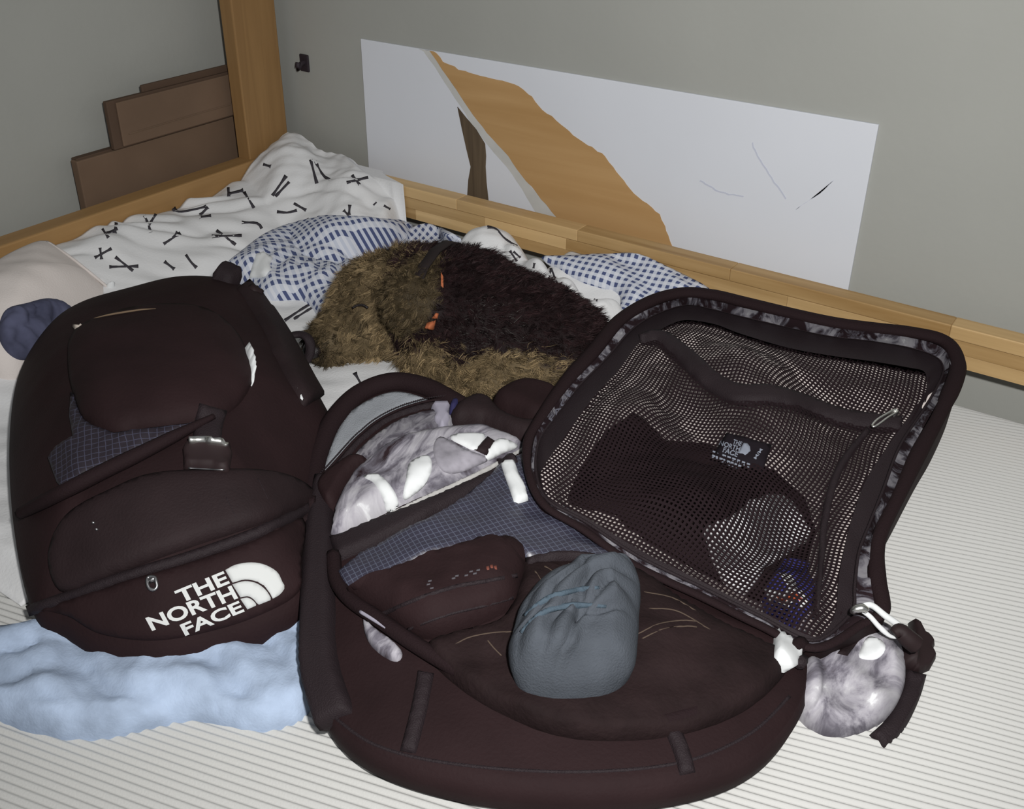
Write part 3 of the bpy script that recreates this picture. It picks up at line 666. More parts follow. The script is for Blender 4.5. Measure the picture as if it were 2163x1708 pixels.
# fur
tri = np.vstack([dgf[:, [0, 1, 2]], dgf[:, [0, 2, 3]]]); A_, B_, C_ = dgv[tri[:, 0]], dgv[tri[:, 1]], dgv[tri[:, 2]]
cr_ = np.cross(B_ - A_, C_ - A_); ar = np.linalg.norm(cr_, axis=1) / 2; nrm = cr_ / np.maximum(2 * ar, 1e-12)[:, None]
cen = (A_ + B_ + C_) / 3
outw = dog_sdf(cen + nrm * 0.004) - dog_sdf(cen)
nrm *= np.sign(outw)[:, None]
NH = 90000
keep = cen[:, 2] > 0.016
pr = ar * keep; k = RNG.choice(len(tri), NH, p=pr / pr.sum()); r1, r2 = RNG.random(NH), RNG.random(NH); fl = r1 + r2 > 1; r1[fl], r2[fl] = 1 - r1[fl], 1 - r2[fl]
root = A_[k] + r1[:, None] * (B_[k] - A_[k]) + r2[:, None] * (C_[k] - A_[k]); hn = nrm[k]
col, tg = fur_col(root)
tailw = np.array([0.55, 0.35, -0.35])   # coat lies towards the rump
headw = G(860, 600, .1) - G(680, 735, .05); headw = -headw / np.linalg.norm(headw)
flow = np.where(np.isin(tg, ['t', 'e'])[:, None], headw * 0.45 + np.array([0, 0, -0.35]), tailw)
flow = flow - (flow * hn).sum(1)[:, None] * hn
NC = 5000; cs = RNG.choice(NH, NC, replace=False); near = np.empty(NH, int)
for s0 in range(0, NH, 4000):
    near[s0:s0 + 4000] = ((root[s0:s0 + 4000, None, :] - root[cs][None]) ** 2).sum(-1).argmin(1)
cdir = RNG.normal(0, 0.55, (NC, 3)); cl = RNG.uniform(0.75, 1.25, NC); cb = RNG.uniform(0.35, 1.6, NC)
ln = np.where(tg == 'k', 0.010, np.where(tg == 'e', 0.010, np.where(tg == 'l', 0.016, 0.014))) * cl[near] * RNG.uniform(0.7, 1.2, NH)
dirv = hn * np.where(tg == 'k', 0.5, 0.65)[:, None] + flow * 0.85 + cdir[near] * np.where(tg == 'k', 0.45, 0.8)[:, None] + RNG.normal(0, 0.18, (NH, 3)); dirv /= np.linalg.norm(dirv, axis=1)[:, None]
bend = cdir[near][:, [1, 2, 0]] + flow * 0.5 - hn * 0.5
cl_c = root[cs][near]
S = 4; wv = np.cross(dirv, RNG.normal(size=(NH, 3))); wv /= np.linalg.norm(wv, axis=1)[:, None]
ph = RNG.uniform(0, 6.28, NC)[near]; amp = np.where(tg == 'k', 0.0016, 0.0032); side = np.cross(dirv, hn + 0.01)
V_ = np.zeros((NH, S * 2 + 1, 3)); wid = np.where(tg == 'k', 0.0008, 0.00085)
for s in range(S + 1):
    t = s / S; p = root + dirv * (ln * t)[:, None] + bend * (ln * 0.45 * t * t)[:, None] + side * (amp * np.sin(ph + t * 5.0) * t)[:, None]
    p = p + (cl_c + (p - root) - p) * (0.45 * t)
    p[:, 2] = np.maximum(p[:, 2], 0.006)
    if s == 0: p = p - hn * 0.002
    if s < S:
        w = (wid * (1 - 0.75 * t))[:, None] * wv; V_[:, 2 * s] = p - w / 2; V_[:, 2 * s + 1] = p + w / 2
    else: V_[:, 2 * S] = p
cc = col * (cb[near] * RNG.uniform(0.7, 1.3, NH))[:, None]
mot = fr(root * np.array([1, 1, 1.0]), 60)
dk = np.isin(tg, ['t']) & (mot > 0.25); cc[dk] *= 0.55
skull_top = G(828, 602, .145); dd = np.linalg.norm(root - skull_top, axis=1); cc *= np.where((tg == 't'), 0.38 + 0.62 * np.clip(dd / 0.07, 0, 1), 1.0)[:, None]
nose_p = G(664, 737, .042); dn = np.linalg.norm(root - nose_p, axis=1); cc *= np.clip((dn - 0.018) / 0.04, 0.12, 1.0)[:, None]
sh_p = G(1015, 690, .14); gy = (tg == 'k') & (np.linalg.norm(root - sh_p, axis=1) < 0.06) & (RNG.random(NH) < 0.08); cc[gy] = np.array([0.085, 0.08, 0.075])
def strands(name, sel):
    v = V_[sel]; m = len(v); nv = S * 2 + 1; b = (np.arange(m) * nv)[:, None]
    q = [(b + np.array([2 * s, 2 * s + 1, 2 * s + 3, 2 * s + 2])) for s in range(S - 1)]
    fs = np.vstack(q).tolist() + (b + np.array([2 * S - 2, 2 * S - 1, 2 * S])).tolist()
    o = mesh(name, v.reshape(-1, 3), fs, M['fur'], dog, True, col=np.repeat(cc[sel], nv, 0)); o['kind'] = 'stuff'; return o
kb = np.isin(tg, ['k', 'n']); strands('black_fur', kb)['label'] = 'short curly black fur of the back'
strands('tan_fur', ~kb)['label'] = 'curly tan fur of head and legs'
npos = G(662, 738, .046)
nv_, nf_ = surface_nets(lambda p: np.linalg.norm((p - npos) / np.array([1.0, 1.0, 0.8]), axis=1) - 0.015, npos - 0.02, npos + 0.02, 0.003)
mesh('nose', nv_, nf_, M['nose'], dog)
# closed eye
ep = G(765, 640, .135)
tube('closed_eye', on(bvh_of(body), [(752, 652), (762, 646), (774, 645), (784, 650)], 0.011), 0.0017, M['nose'], dog, n=12)
# collar: ring about the neck
NK = PR[4]; ax = NK[1] - NK[0]; ax /= np.linalg.norm(ax); e1 = np.cross(ax, [0, 0, 1]); e1 /= np.linalg.norm(e1); e2 = np.cross(e1, ax)
nc = NK[0] + (NK[1] - NK[0]) * 0.50
cpt = []
for t in np.linspace(0, 2 * math.pi, 40, endpoint=False):
    d = e1 * math.cos(t) + e2 * math.sin(t); s = 0.03
    for _ in range(30):
        if dog_sdf((nc + d * s)[None])[0] > 0: break
        s += 0.003
    p = nc + d * (s + 0.007); p[2] = max(p[2], 0.014); cpt.append(p)
cpt = np.array(cpt)
vs = []; fs = []
for i, p in enumerate(cpt):
    o_ = p - nc; o_ /= np.linalg.norm(o_)
    for a, b in ((-1, 0), (1, 0), (1, 1), (-1, 1)): vs.append(p + ax * 0.007 * a + o_ * (0.003 * b - 0.001))
for i in range(40):
    j = (i + 1) % 40
    for q in range(4): fs.append([i * 4 + q, i * 4 + (q + 1) % 4, j * 4 + (q + 1) % 4, j * 4 + q])
col_o = mesh('collar', vs, fs, M['collar'], dog); col_o['label'] = 'dark collar with orange patches'
DB = bvh_of(col_o, body)
for poly in ([(921, 660), (927, 662), (924, 673), (913, 672)], [(903, 680), (921, 676), (917, 696), (898, 692)], [(931, 578), (936, 588), (936, 610), (931, 604)]):
    h = [hit(DB, *p) for p in poly]
    drape('orange_patch', poly, DB, 0.016, M['orange'], col_o, res=6, edge=3, smooth=False)

# ------------------------------------------------------------------ black backpack on the left
bp = thing('backpack', 'closed black backpack lying on its back with a white logo on its base', 'backpack', tuple(G(380, 1000, 0)))
bb = puff('bag_body', OUT, 0.165, M['black'], bp, n=180, power=3.0, wr=0.0025, ws=32)
B0 = bvh_of(bb)
dome = drape('top_pocket', [(160, 705), (245, 664), (340, 648), (430, 656), (492, 700), (526, 765), (530, 812), (498, 862), (436, 895), (318, 913), (240, 924), (190, 900), (165, 850), (150, 780)], B0, 0.020, M['black'], bp, res=16, edge=60, power=0.6)
rip = drape('ripstop_lining', [(151, 828), (163, 841), (184, 890), (200, 900), (242, 915), (316, 905), (440, 890), (371, 925), (300, 960), (226, 994), (138, 1038), (122, 1019), (104, 967), (119, 944), (155, 922), (148, 880)], B0, 0.006, M['ripstop2'], bp, res=9, edge=10, smooth=False, fold=lambda V, P, d: 0.0025 * fr(P, 120))
pocket = drape('front_pocket', [(140, 1090), (240, 1032), (330, 1000), (480, 992), (590, 1000), (655, 1032), (650, 1068), (540, 1112), (400, 1158), (250, 1212), (140, 1252), (105, 1180)], B0, 0.010, M['black2'], bp, res=14, edge=26)
base = drape('base_panel', [(95, 1285), (250, 1232), (400, 1188), (540, 1140), (638, 1095), (634, 1190), (630, 1250), (560, 1294), (455, 1330), (330, 1352), (215, 1338), (150, 1302), (105, 1290)], B0, 0.006, M['black'], bp, res=14, edge=20)
BB = bvh_of(bb, dome, pocket, base)
tube('pocket_edge', on(B0, [(448, 892), (371, 932), (300, 968), (226, 1003), (140, 1048), (60, 1088)], 0.008), [0.003, 0.0065, 0.008, 0.008, 0.0075, 0.006], M['piping'], bp, n=60)
ribbon_px('base_seam', [(60, 1290), (250, 1222), (400, 1176), (540, 1126), (655, 1072)], 24, BB, 0.004, M['webbing'], bp, n=30)
ribbon_px('side_strap', [(512, 602), (545, 648), (590, 722), (630, 800), (660, 850)], [34, 44, 52, 54, 50], BB, 0.012, M['black2'], bp, n=30, edge=14)
drape('grab_handle', [(448, 590), (458, 574), (472, 565), (500, 576), (509, 582), (506, 598), (480, 606)], BB, 0.016, M['webbing'], bp, res=7, edge=8, blur=6)
drape('strap_adjuster', [(515, 612), (530, 616), (546, 628), (548, 640), (530, 640), (514, 628)], BB, 0.016, M['plastic'], bp, res=6, edge=5, blur=6)
tube('haul_loop', [G(588, 735, .075), G(606, 714, .085), G(632, 706, .088), G(652, 716, .085), G(655, 742, .07), G(645, 764, .06), G(622, 768, .055), G(612, 755, .055)], 0.007, M['webbing'], bp, n=40, flat=0.6)
drape('reflective_strip', [(512, 745), (521, 754), (528, 767), (533, 786), (532, 804), (530, 819), (525, 804), (520, 780)], B0, 0.020, M['white'], bp, res=5, edge=1, power=0.1, sink=0.0, blur=3)
drape('reflective_strip', [(624, 823), (628, 828), (637, 847), (634, 849), (629, 838)], BB, 0.015, M['white'], bp, res=5, edge=2, smooth=False)
drape('cream_tab', [(155, 692), (163, 690), (172, 685), (168, 696), (162, 700)], BB, 0.006, plain('cream', (0.55, 0.48, 0.42)), bp, res=5, edge=2, smooth=False)
tube('pocket_highlight', on(BB, [(200, 675), (230, 668), (265, 662), (300, 657), (330, 655)], 0.002), [0.0004, 0.0012, 0.0013, 0.0011, 0.0003], plain('tan_highlight', (0.16, 0.11, 0.07)), bp, n=24)  # thin light-brown tube painting the highlight along the top of the pocket
bk = drape('buckle', [(394, 940), (484, 943), (490, 962), (484, 1002), (390, 994), (388, 960)], BB, 0.012, M['plastic'], bp, res=8, edge=5, smooth=False)
KB = bvh_of(bk, bb)
kf = drape('buckle_highlight', [(399, 931), (440, 929), (481, 938), (480, 944), (440, 940), (399, 939)], KB, 0.010, M['metal'], bk, res=5, edge=3, smooth=False)  # bright metal strip put in as the highlight on the buckle's top
drape('frame_bar', [(398, 986), (474, 990), (474, 993), (398, 989)], KB, 0.004, M['steel'], bk, res=5, edge=1.5, smooth=False)
ribbon_px('buckle_strap', [(437, 945), (440, 900), (450, 860)], 60, BB, 0.005, M['webbing'], bp, n=10)
for ln in ([(545, 1010), (555, 1030), (567, 1056)], [(478, 1050), (490, 1075), (500, 1095)]):
    ribbon_px('seam_line', ln, 1.6, BB, 0.0008, M['webbing'], bp, n=6, res=4, edge=1)
zp = thing_none = None
tube('zip_pull', on(BB, [(316, 1222), (313, 1232), (318, 1243), (326, 1246), (333, 1240), (331, 1228), (328, 1221)], 0.003), 0.0016, M['steel'], bp, closed=True, n=24)
drape('zip_slider', [(313, 1221), (330, 1218), (332, 1229), (316, 1232)], BB, 0.004, M['steel'], bp, res=4, edge=2, smooth=False)
for p in ((198, 1104), (205, 1118)):
    drape('rivet', [(p[0] + 4 * math.cos(a), p[1] + 3 * math.sin(a)) for a in np.linspace(0, 6.28, 9)[:-1]], BB, 0.003, M['steel'], bp, res=3, edge=2, smooth=False)

# lettering as raised print
def glyphs(text, bold=0.012):
    cu = bpy.data.curves.new('t', 'FONT'); cu.body = text; cu.fill_mode = 'FRONT'; cu.offset = bold; cu.resolution_u = 4
    o = bpy.data.objects.new('t', cu); COL.objects.link(o); dg = bpy.context.evaluated_depsgraph_get(); dg.update()
    me = bpy.data.meshes.new_from_object(o.evaluated_get(dg)); bm = bmesh.new(); bm.from_mesh(me)
    bmesh.ops.triangulate(bm, faces=bm.faces)
    v = np.array([q.co[:2] for q in bm.verts]); bm.verts.index_update(); f = [[q.index for q in p.verts] for p in bm.faces]
    bm.free(); bpy.data.objects.remove(o); bpy.data.curves.remove(cu); bpy.data.meshes.remove(me)
    lo_, hi_ = v.min(0), v.max(0); v = (v - lo_) / (hi_ - lo_)
    return v, f
def text_on(name, text, tl, tr, down, bvh, lift, mat, parent, bold=0.012):
    v, f = glyphs(text, bold); tl, tr, dn = map(np.array, (tl, tr, down)); P = []
    for x, y in v:
        q = tl + (tr - tl) * x + dn * (1 - y); h, n, t_ = hit0(bvh, *q); P.append(None if h is None else h + n * lift)
    good = np.array([p for p in P if p is not None]); dm = np.median(np.linalg.norm(good - CAM, axis=1))
    for k, (x, y) in enumerate(v):
        if P[k] is None:
            r = ray(*(tl + (tr - tl) * x + dn * (1 - y))); P[k] = CAM + r / np.linalg.norm(r) * dm
    P = np.array(P); f2 = []
    for q in f:
        nn = np.cross(P[q[1]] - P[q[0]], P[q[2]] - P[q[0]]); f2.append(q if nn @ (CAM - P[q[0]]) > 0 else q[::-1])
    return mesh(name, P, f2, mat, parent, False)
Z5 = lambda *p: np.array((90 + p[0] / 3.09, 900 + p[1] / 3.09))
D5 = lambda *p: np.array(p) / 3.09
LB = bvh_of(bb, base)
text_on('logo_word', 'THE', Z5(858, 1078), Z5(1182, 945), D5(42, 80), LB, 0.0012, M['logo'], bp, 0.03)
text_on('logo_word', 'NORTH', Z5(672, 1250), Z5(1232, 1038), D5(46, 85), LB, 0.0012, M['logo'], bp, 0.03)
text_on('logo_word', 'FACE', Z5(893, 1295), Z5(1280, 1137), D5(40, 70), LB, 0.0012, M['logo'], bp, 0.03)
oa = cr([(1192, 938), (1260, 903), (1360, 888), (1450, 903), (1530, 950), (1562, 1010), (1580, 1052), (1548, 1098), (1500, 1126)], 24)
a1 = cr([(1240, 1022), (1320, 1000), (1400, 1015), (1462, 1062), (1500, 1126)], 16); a1b = a1 + np.array([-2, 10])
a2 = cr([(1292, 1117), (1340, 1109), (1378, 1130), (1404, 1164)], 10); a2b = a2 + np.array([-2, 9])
for band in (np.vstack([oa[:-1], a1[::-1]]), np.vstack([a1b[:-1], [(1488, 1134), (1412, 1164)], a2[::-1][1:]]), np.vstack([a2b[:-1], [(1392, 1170), (1337, 1195)]])):
    drape('logo_dome', [Z5(*p) for p in band], LB, 0.0014, M['logo'], bp, res=9, edge=1, smooth=False, sink=0.002)

# pale denim under the bags
dn = thing('pale_jeans', 'pale blue crumpled jeans lying under the black backpack', 'jeans', tuple(G(400, 1420, 0)))
flatv = [(0.2, -1.41, 0.003), (1.6, -1.41, 0.003), (1.6, 0, 0.003), (0.2, 0, 0.003)]
BF = bvh_raw(flatv, [[0, 1, 2, 3]])
jf = lambda V, P, d: 0.008 * fr(P, 42) + 0.007 * np.abs(np.sin((P[:, 0] * 0.4 - P[:, 1]) * 90 + 3 * fr(P, 17))) ** 0.7 + 0.003 * fr(P, 120)
drape('denim_leg', [(-40, 1360), (60, 1335), (120, 1328), (200, 1368), (330, 1396), (450, 1358), (560, 1310), (645, 1284), (680, 1400), (660, 1500), (560, 1545), (400, 1520), (200, 1560), (40, 1540), (-60, 1470)], BF, 0.02, M['pale_blue'], dn, res=12, edge=24, fold=jf)

# ------------------------------------------------------------------ open backpack: body
ob = thing('backpack', 'open black backpack with woodland print lining, its mesh lid thrown back', 'backpack', tuple(G(1100, 1250, 0)))
b2 = puff('bag_body', OUT2, 0.075, M['black'], ob, n=200, power=2.0, wr=0.003, ws=36, centre=(1060, 1200, .07))
B2 = bvh_of(b2)
grey = drape('pocket_lining', [(682, 1005), (690, 970), (722, 892), (770, 850), (830, 828), (880, 836), (905, 850), (860, 868), (800, 898), (755, 940), (715, 985), (688, 1012)], B2, 0.004, M['greymesh'], ob, res=10, edge=8)
cA = drape('inner_lining', [(736, 985), (760, 950), (800, 915), (850, 885), (905, 868), (960, 862), (968, 890), (940, 910), (880, 925), (830, 942), (790, 965), (765, 998)], B2, 0.006, M['camo_dark'], ob, res=9, edge=8)
drape('lining_tab', [(911, 862), (951, 860), (946, 880), (953, 892), (946, 906), (937, 918), (925, 908), (916, 895), (919, 880)], B2, 0.012, M['lavender'], ob, res=6, edge=4)
cB = drape('print_flap', [(706, 1118), (712, 1085), (735, 1032), (770, 988), (830, 942), (900, 918), (1000, 910), (1045, 918), (1106, 944), (1085, 962), (1030, 992), (930, 1036), (820, 1085), (712, 1140)], B2, 0.020, M['camo'], ob, res=9, edge=22, fold=lambda V, P, d: 0.004 * fr(P, 60))
BF2 = bvh_of(b2, cB)
for q in ([(775, 1003), (800, 1002), (828, 1030), (842, 1066), (818, 1082), (808, 1050), (790, 1020), (768, 1008)], [(868, 975), (905, 962), (912, 990), (900, 1020), (880, 1040), (852, 1055), (858, 1010)], [(965, 916), (1010, 914), (1025, 922), (1005, 950), (975, 940), (950, 925)], [(1040, 935), (1062, 926), (1095, 942), (1060, 958), (1030, 972), (1026, 955)]):
    drape('print_leaf', q, BF2, 0.0026, M['white'], cB, res=7, edge=3, sink=0.002, blur=0)
drape('print_patch', [(1030, 922), (1046, 932), (1028, 962), (1002, 950)], BF2, 0.0030, M['black2'], cB, res=7, edge=2, smooth=False, sink=0.002, blur=0)
drape('print_shade', [(930, 922), (975, 945), (1030, 968), (1005, 985), (960, 1000), (930, 990), (915, 950)], BF2, 0.0018, plain('print_grey', (0.31, 0.295, 0.335), 0.8, var=0.25, vscale=60), cB, res=8, edge=3, sink=0.002, blur=0)
ribbon_px('flap_binding', [(1108, 946), (1060, 975), (980, 1016), (900, 1052), (815, 1092)], [8, 11, 11, 10, 9], BF2, 0.003, plain('binding_grey', (0.44, 0.43, 0.42), 0.8, var=0.1, vscale=90), ob, n=24, res=6, edge=3)
ribbon_px('rim_strap', [(1130, 952), (1085, 984), (980, 1042), (880, 1090), (790, 1130), (705, 1164)], [20, 24, 34, 44, 54, 60], BF2, 0.010, M['webbing'], ob, n=30, edge=12)
rs = drape('ripstop_sleeve', [(1050, 992), (1112, 962), (1148, 1050), (1230, 1112), (1345, 1190), (1330, 1215), (1110, 1200), (1060, 1170), (980, 1180), (800, 1250), (735, 1262), (712, 1222), (760, 1176), (900, 1108), (980, 1055)], B2, 0.014, M['ripstop'], ob, res=10, edge=14, smooth=False, fold=lambda V, P, d: 0.006 * fr(P, 34))
B3 = bvh_of(b2, cB, rs)
drape('fabric_tag', [(1058, 980), (1072, 975), (1087, 974), (1095, 1000), (1106, 1020), (1112, 1040), (1115, 1058), (1087, 1068), (1075, 1030), (1066, 1005)], B3, 0.006, M['white'], ob, res=7, edge=4, smooth=False)
drape('tag_band', [(1050, 968), (1090, 966), (1094, 978), (1078, 984), (1058, 982)], B3, 0.009, M['webbing'], ob, res=6, edge=4, smooth=False)
# piping of the front pocket, zip, rim
tube('pocket_piping', on(B2, [(652, 1120), (660, 1040), (676, 965), (706, 895), (760, 838), (828, 813), (895, 822), (950, 850), (1000, 880)], 0.004), 0.0125, M['piping'], ob, n=70, seg=10)
ztc = [(686, 1014), (715, 983), (755, 938), (800, 900), (850, 874), (905, 858), (960, 852)]
ribbon_px('zip_tape', ztc, 15, bvh_of(b2, grey, cA), 0.005, M['webbing'], ob, n=40, res=7)
zt = tube('zip_coil', on(bvh_of(b2, grey, cA), cr(ztc, 90), 0.008), 0.0016, M['piping'], ob, seg=6)
for u, v in cr(ztc, 70):
    h, n_ = hit(B2, u, v); p = h + n_ * 0.0125
    q = mesh('zip_tooth', [p + np.array(d) * 0.0012 for d in ((-1, -1, 0), (1, -1, 0), (1, 1, 0), (-1, 1, 0), (0, 0, 1.2))], [[0, 1, 4], [1, 2, 4], [2, 3, 4], [3, 0, 4], [3, 2, 1, 0]], M['webbing'], zt, False)
drape('pocket_corner', [(690, 1020), (735, 985), (760, 975), (790, 985), (770, 1000), (740, 1035), (712, 1085), (690, 1080), (676, 1050)], B2, 0.022, M['black'], ob, res=8, edge=10)
ribbon_px('side_webbing', [(690, 1010), (678, 1080), (672, 1180), (674, 1300), (682, 1420), (720, 1530)], [50, 66, 74, 78, 80, 80], bvh_of(b2, bb), 0.014, M['webbing'], ob, n=40, edge=16, blur=25)
ribbon_px('webbing_stripe', [(655, 1050), (648, 1150), (650, 1290), (656, 1400)], 8, bvh_of(b2, bb), 0.020, M['piping'], ob, n=24, edge=4, blur=25)
tube('rim_piping', on(B3, [(708, 1180), (714, 1232), (745, 1275), (795, 1312), (845, 1345), (900, 1382), (980, 1430), (1090, 1490), (1230, 1530), (1400, 1530), (1540, 1480), (1640, 1400), (1690, 1370)], 0.006), 0.0075, M['piping'], ob, n=90)
ribbon_px('body_seam', [(690, 1500), (790, 1572), (950, 1612), (1200, 1630), (1430, 1612), (1580, 1552), (1668, 1470)], 7, B2, 0.003, M['webbing'], ob, n=60, res=8, edge=3)
ribbon_px('compression_strap', [(900, 1420), (885, 1500), (862, 1590)], 34, B2, 0.005, M['webbing'], ob, n=16)
ribbon_px('compression_strap', [(1420, 1540), (1440, 1590), (1452, 1635)], 34, B2, 0.005, M['webbing'], ob, n=16)
tube('rim_edge', on(B3, [(768, 1306), (800, 1327), (850, 1358), (905, 1392)], 0.010), 0.0018, M['lavender'], ob, n=24)
drape('side_lining', [(770, 1312), (800, 1335), (826, 1352), (850, 1380), (838, 1400), (800, 1380), (776, 1350)], B2, 0.008, M['camo'], ob, res=7, edge=5)
# shoulder straps heaped behind
drape('shoulder_strap', [(950, 884), (965, 862), (1000, 846), (1035, 856), (1060, 880), (1100, 900), (1140, 905), (1120, 950), (1075, 935), (1010, 912), (960, 905)], bvh_of(b2), 0.022, M['black2'], ob, res=9, edge=18, blur=4)
drape('shoulder_strap', [(1040, 862), (1060, 842), (1100, 824), (1140, 828), (1172, 848), (1160, 890), (1135, 925), (1090, 900), (1052, 885)], B2, 0.030, M['black'], ob, res=9, edge=20, blur=5)
drape('strap_tab', [(950, 870), (962, 866), (966, 880), (956, 890), (948, 884)], B2, 0.020, M['navy'], ob, res=5, edge=3)

# ------------------------------------------------------------------ open backpack: lid with mesh pocket
# keep the four rings in step: same parameter along every ring
def ring2(i, zf):
    P = np.array([G(*q[i], zf(q)) for q in LID]); m = len(P); o = []
    for k in range(m):
        a, b, c, d = P[(k - 1) % m], P[k], P[(k + 1) % m], P[(k + 2) % m]
        for t in np.linspace(0, 1, 7, endpoint=False):
            o.append(0.5 * ((2 * b) + (-a + c) * t + (2 * a - 5 * b + 4 * c - d) * t * t + (-a + 3 * b - 3 * c + d) * t ** 3))
    return np.array(o)
r0 = ring2(0, lambda q: q[4] - 0.004); r1 = ring2(1, lambda q: q[4]); r2_ = ring2(2, lambda q: q[5]); r3 = ring2(3, lambda q: q[5] + 0.004)
n_l = len(r0)
def band(name, A, B, mat, parent, steps=3, wave=0.0):
    vs = []; fs = []
    for s in range(steps + 1):
        t = s / steps; P = A + (B - A) * t
        if wave: P = P + np.array([0, 0, 1]) * (wave * math.sin(math.pi * t) * np.sin(np.arange(n_l) * 0.55 + 1.3 * np.sin(np.arange(n_l) * 0.13)))[:, None]
        vs += list(P)
    for s in range(steps):
        for k_ in range(n_l): fs.append([s * n_l + k_, s * n_l + (k_ + 1) % n_l, (s + 1) * n_l + (k_ + 1) % n_l, (s + 1) * n_l + k_])
    vs = np.array(vs); L = np.cumsum(np.linalg.norm(np.roll(A, -1, 0) - A, axis=1))
    uv = np.array([[L[i % n_l], (i // n_l) * 0.006] for i in range(len(vs))])
    return mesh(name, vs, fs, mat, parent, True, uv)
lidc = r2_.mean(0)
# outer wall of the lid down to the bed
wallb = lidc + (r0 - lidc) * 0.93; wallb[:, 2] = 0.004
wb2 = lidc + (r0 - lidc) * 0.985; wb2[:, 2] = r0[:, 2] * 0.45
vs = np.vstack([r0, wb2, wallb]); fs = []
for s in range(2):
    for k_ in range(n_l): fs.append([s * n_l + k_, (s + 1) * n_l + k_, (s + 1) * n_l + (k_ + 1) % n_l, s * n_l + (k_ + 1) % n_l])
fs.append([2 * n_l + k_ for k_ in range(n_l)])
lid = mesh('lid_shell', vs, fs, M['black'], ob); lid['label'] = 'black lid of the bag thrown back'
mid01 = r0 * 0.55 + r1 * 0.45
wd_ = np.linalg.norm(r0 - r1, axis=1) / 2
def piping(name, C, rad, mat, parent):
    vs = []; fs = []; seg = 10
    for i in range(n_l):
        t = C[(i + 1) % n_l] - C[i - 1]; t /= np.linalg.norm(t); s = np.cross(t, [0, 0, 1.0]); s /= np.linalg.norm(s); w = np.cross(s, t)
        for k_ in range(seg):
            an = 2 * math.pi * k_ / seg; vs.append(C[i] + rad[i] * (math.cos(an) * s + 0.75 * math.sin(an) * w))
    for i in range(n_l):
        j = (i + 1) % n_l
        for k_ in range(seg): fs.append([i * seg + k_, i * seg + (k_ + 1) % seg, j * seg + (k_ + 1) % seg, j * seg + k_])
    return mesh(name, vs, fs, mat, parent)
piping('lid_piping', mid01, np.clip(wd_ * 0.95, 0.0045, 0.010), M['piping'], lid)
band('print_band', r1, r2_, M['camo_band'], lid, 4, 0.0015)
tape = band('lid_zip_tape', r2_, r3, M['webbing'], lid, 3, 0.001)
# zip coil along the inner edge of the band
tube('lid_zip_coil', r2_ + np.array([0, 0, 0.002]), 0.0018, M['steel'] if False else M['webbing'], lid, closed=True, seg=6)
# mesh surface spanned inside r3
pol = r3[:, :2]
def lid_z(P):
    d2 = ((P[:, None, :] - pol[None]) ** 2).sum(-1); w = 1 / (d2 + 2e-4) ** 1.6
    z = (w * r3[:, 2]).sum(1) / w.sum(1); d = np.sqrt(d2.min(1)); return z, d
def net_z(P):
    z, d = lid_z(P); z = z - 0.004; a = np.clip(d / 0.06, 0, 1)
    q = P - np.array([1.10, -0.36])
    w = 0.010 * np.sin(q[:, 0] * 34 + 1.2 * np.sin(q[:, 1] * 18) + 1.0) + 0.007 * np.sin(q[:, 1] * 31 + q[:, 0] * 14 + 0.5) + 0.004 * fr(np.stack([P[:, 0], P[:, 1]], 1), 45)
    return z + 0.008 * a + w * a
def line_z(P):
    z, d = lid_z(P); return z - 0.034 * sst(d / 0.045) - 0.006
# lattice directions: along the hinge and across
hx = G(1700, 1345, .05)[:2] - G(1150, 1060, .09)[:2]; hx /= np.linalg.norm(hx); hy = np.array([-hx[1], hx[0]])
PITCH = 0.0046
ext = np.array([[p @ hx, p @ hy] for p in pol]); lo_, hi_ = ext.min(0), ext.max(0)
iu = np.arange(math.floor(lo_[0] / PITCH), math.ceil(hi_[0] / PITCH) + 1); iv = np.arange(math.floor(lo_[1] / PITCH), math.ceil(hi_[1] / PITCH) + 1)
UU, VV = np.meshgrid(iu, iv, indexing='ij')
def to_xy(u, v): 
    a = u * PITCH; b = v * PITCH
    return (a + 0.004 * np.sin(b * 40))[:, None] * hx + (b + 0.005 * np.sin(a * 30))[:, None] * hy
cenq = to_xy(UU.ravel() + 0.5, VV.ravel() + 0.5); ok = inside(cenq, pol) | (seg_dist(cenq, pol[::3]) < 0.004)
cu_, cv_ = UU.ravel()[ok].astype(float), VV.ravel()[ok].astype(float)
key = {}; nvs = []; nfs = []
corn = np.unique(np.vstack([np.stack([cu_ + a, cv_ + b], 1) for a in (0, 1) for b in (0, 1)]), axis=0)
cidx = {tuple(c): i for i, c in enumerate(corn.tolist())}
hole = 0.262
inn = np.vstack([np.stack([cu_ + 0.5 + a, cv_ + 0.5 + b], 1) for a, b in ((-hole, -hole), (hole, -hole), (hole, hole), (-hole, hole))])
XY = np.vstack([to_xy(corn[:, 0], corn[:, 1]), to_xy(inn[:, 0], inn[:, 1])])
ZN = np.concatenate([net_z(XY[i:i + 3000]) for i in range(0, len(XY), 3000)])
nV = np.column_stack([XY, ZN]); m = len(cu_); base_i = len(corn)
for i in range(m):
    a, b = cu_[i], cv_[i]; o4 = [cidx[(a, b)], cidx[(a + 1, b)], cidx[(a + 1, b + 1)], cidx[(a, b + 1)]]; h4 = [base_i + i + k_ * m for k_ in range(4)]
    for k_ in range(4): nfs.append([o4[k_], o4[(k_ + 1) % 4], h4[(k_ + 1) % 4], h4[k_]])
net = mesh('mesh_pocket', nV, nfs, M['net'], lid, True); net['kind'] = 'stuff'; net['label'] = 'black net of the lid pocket'
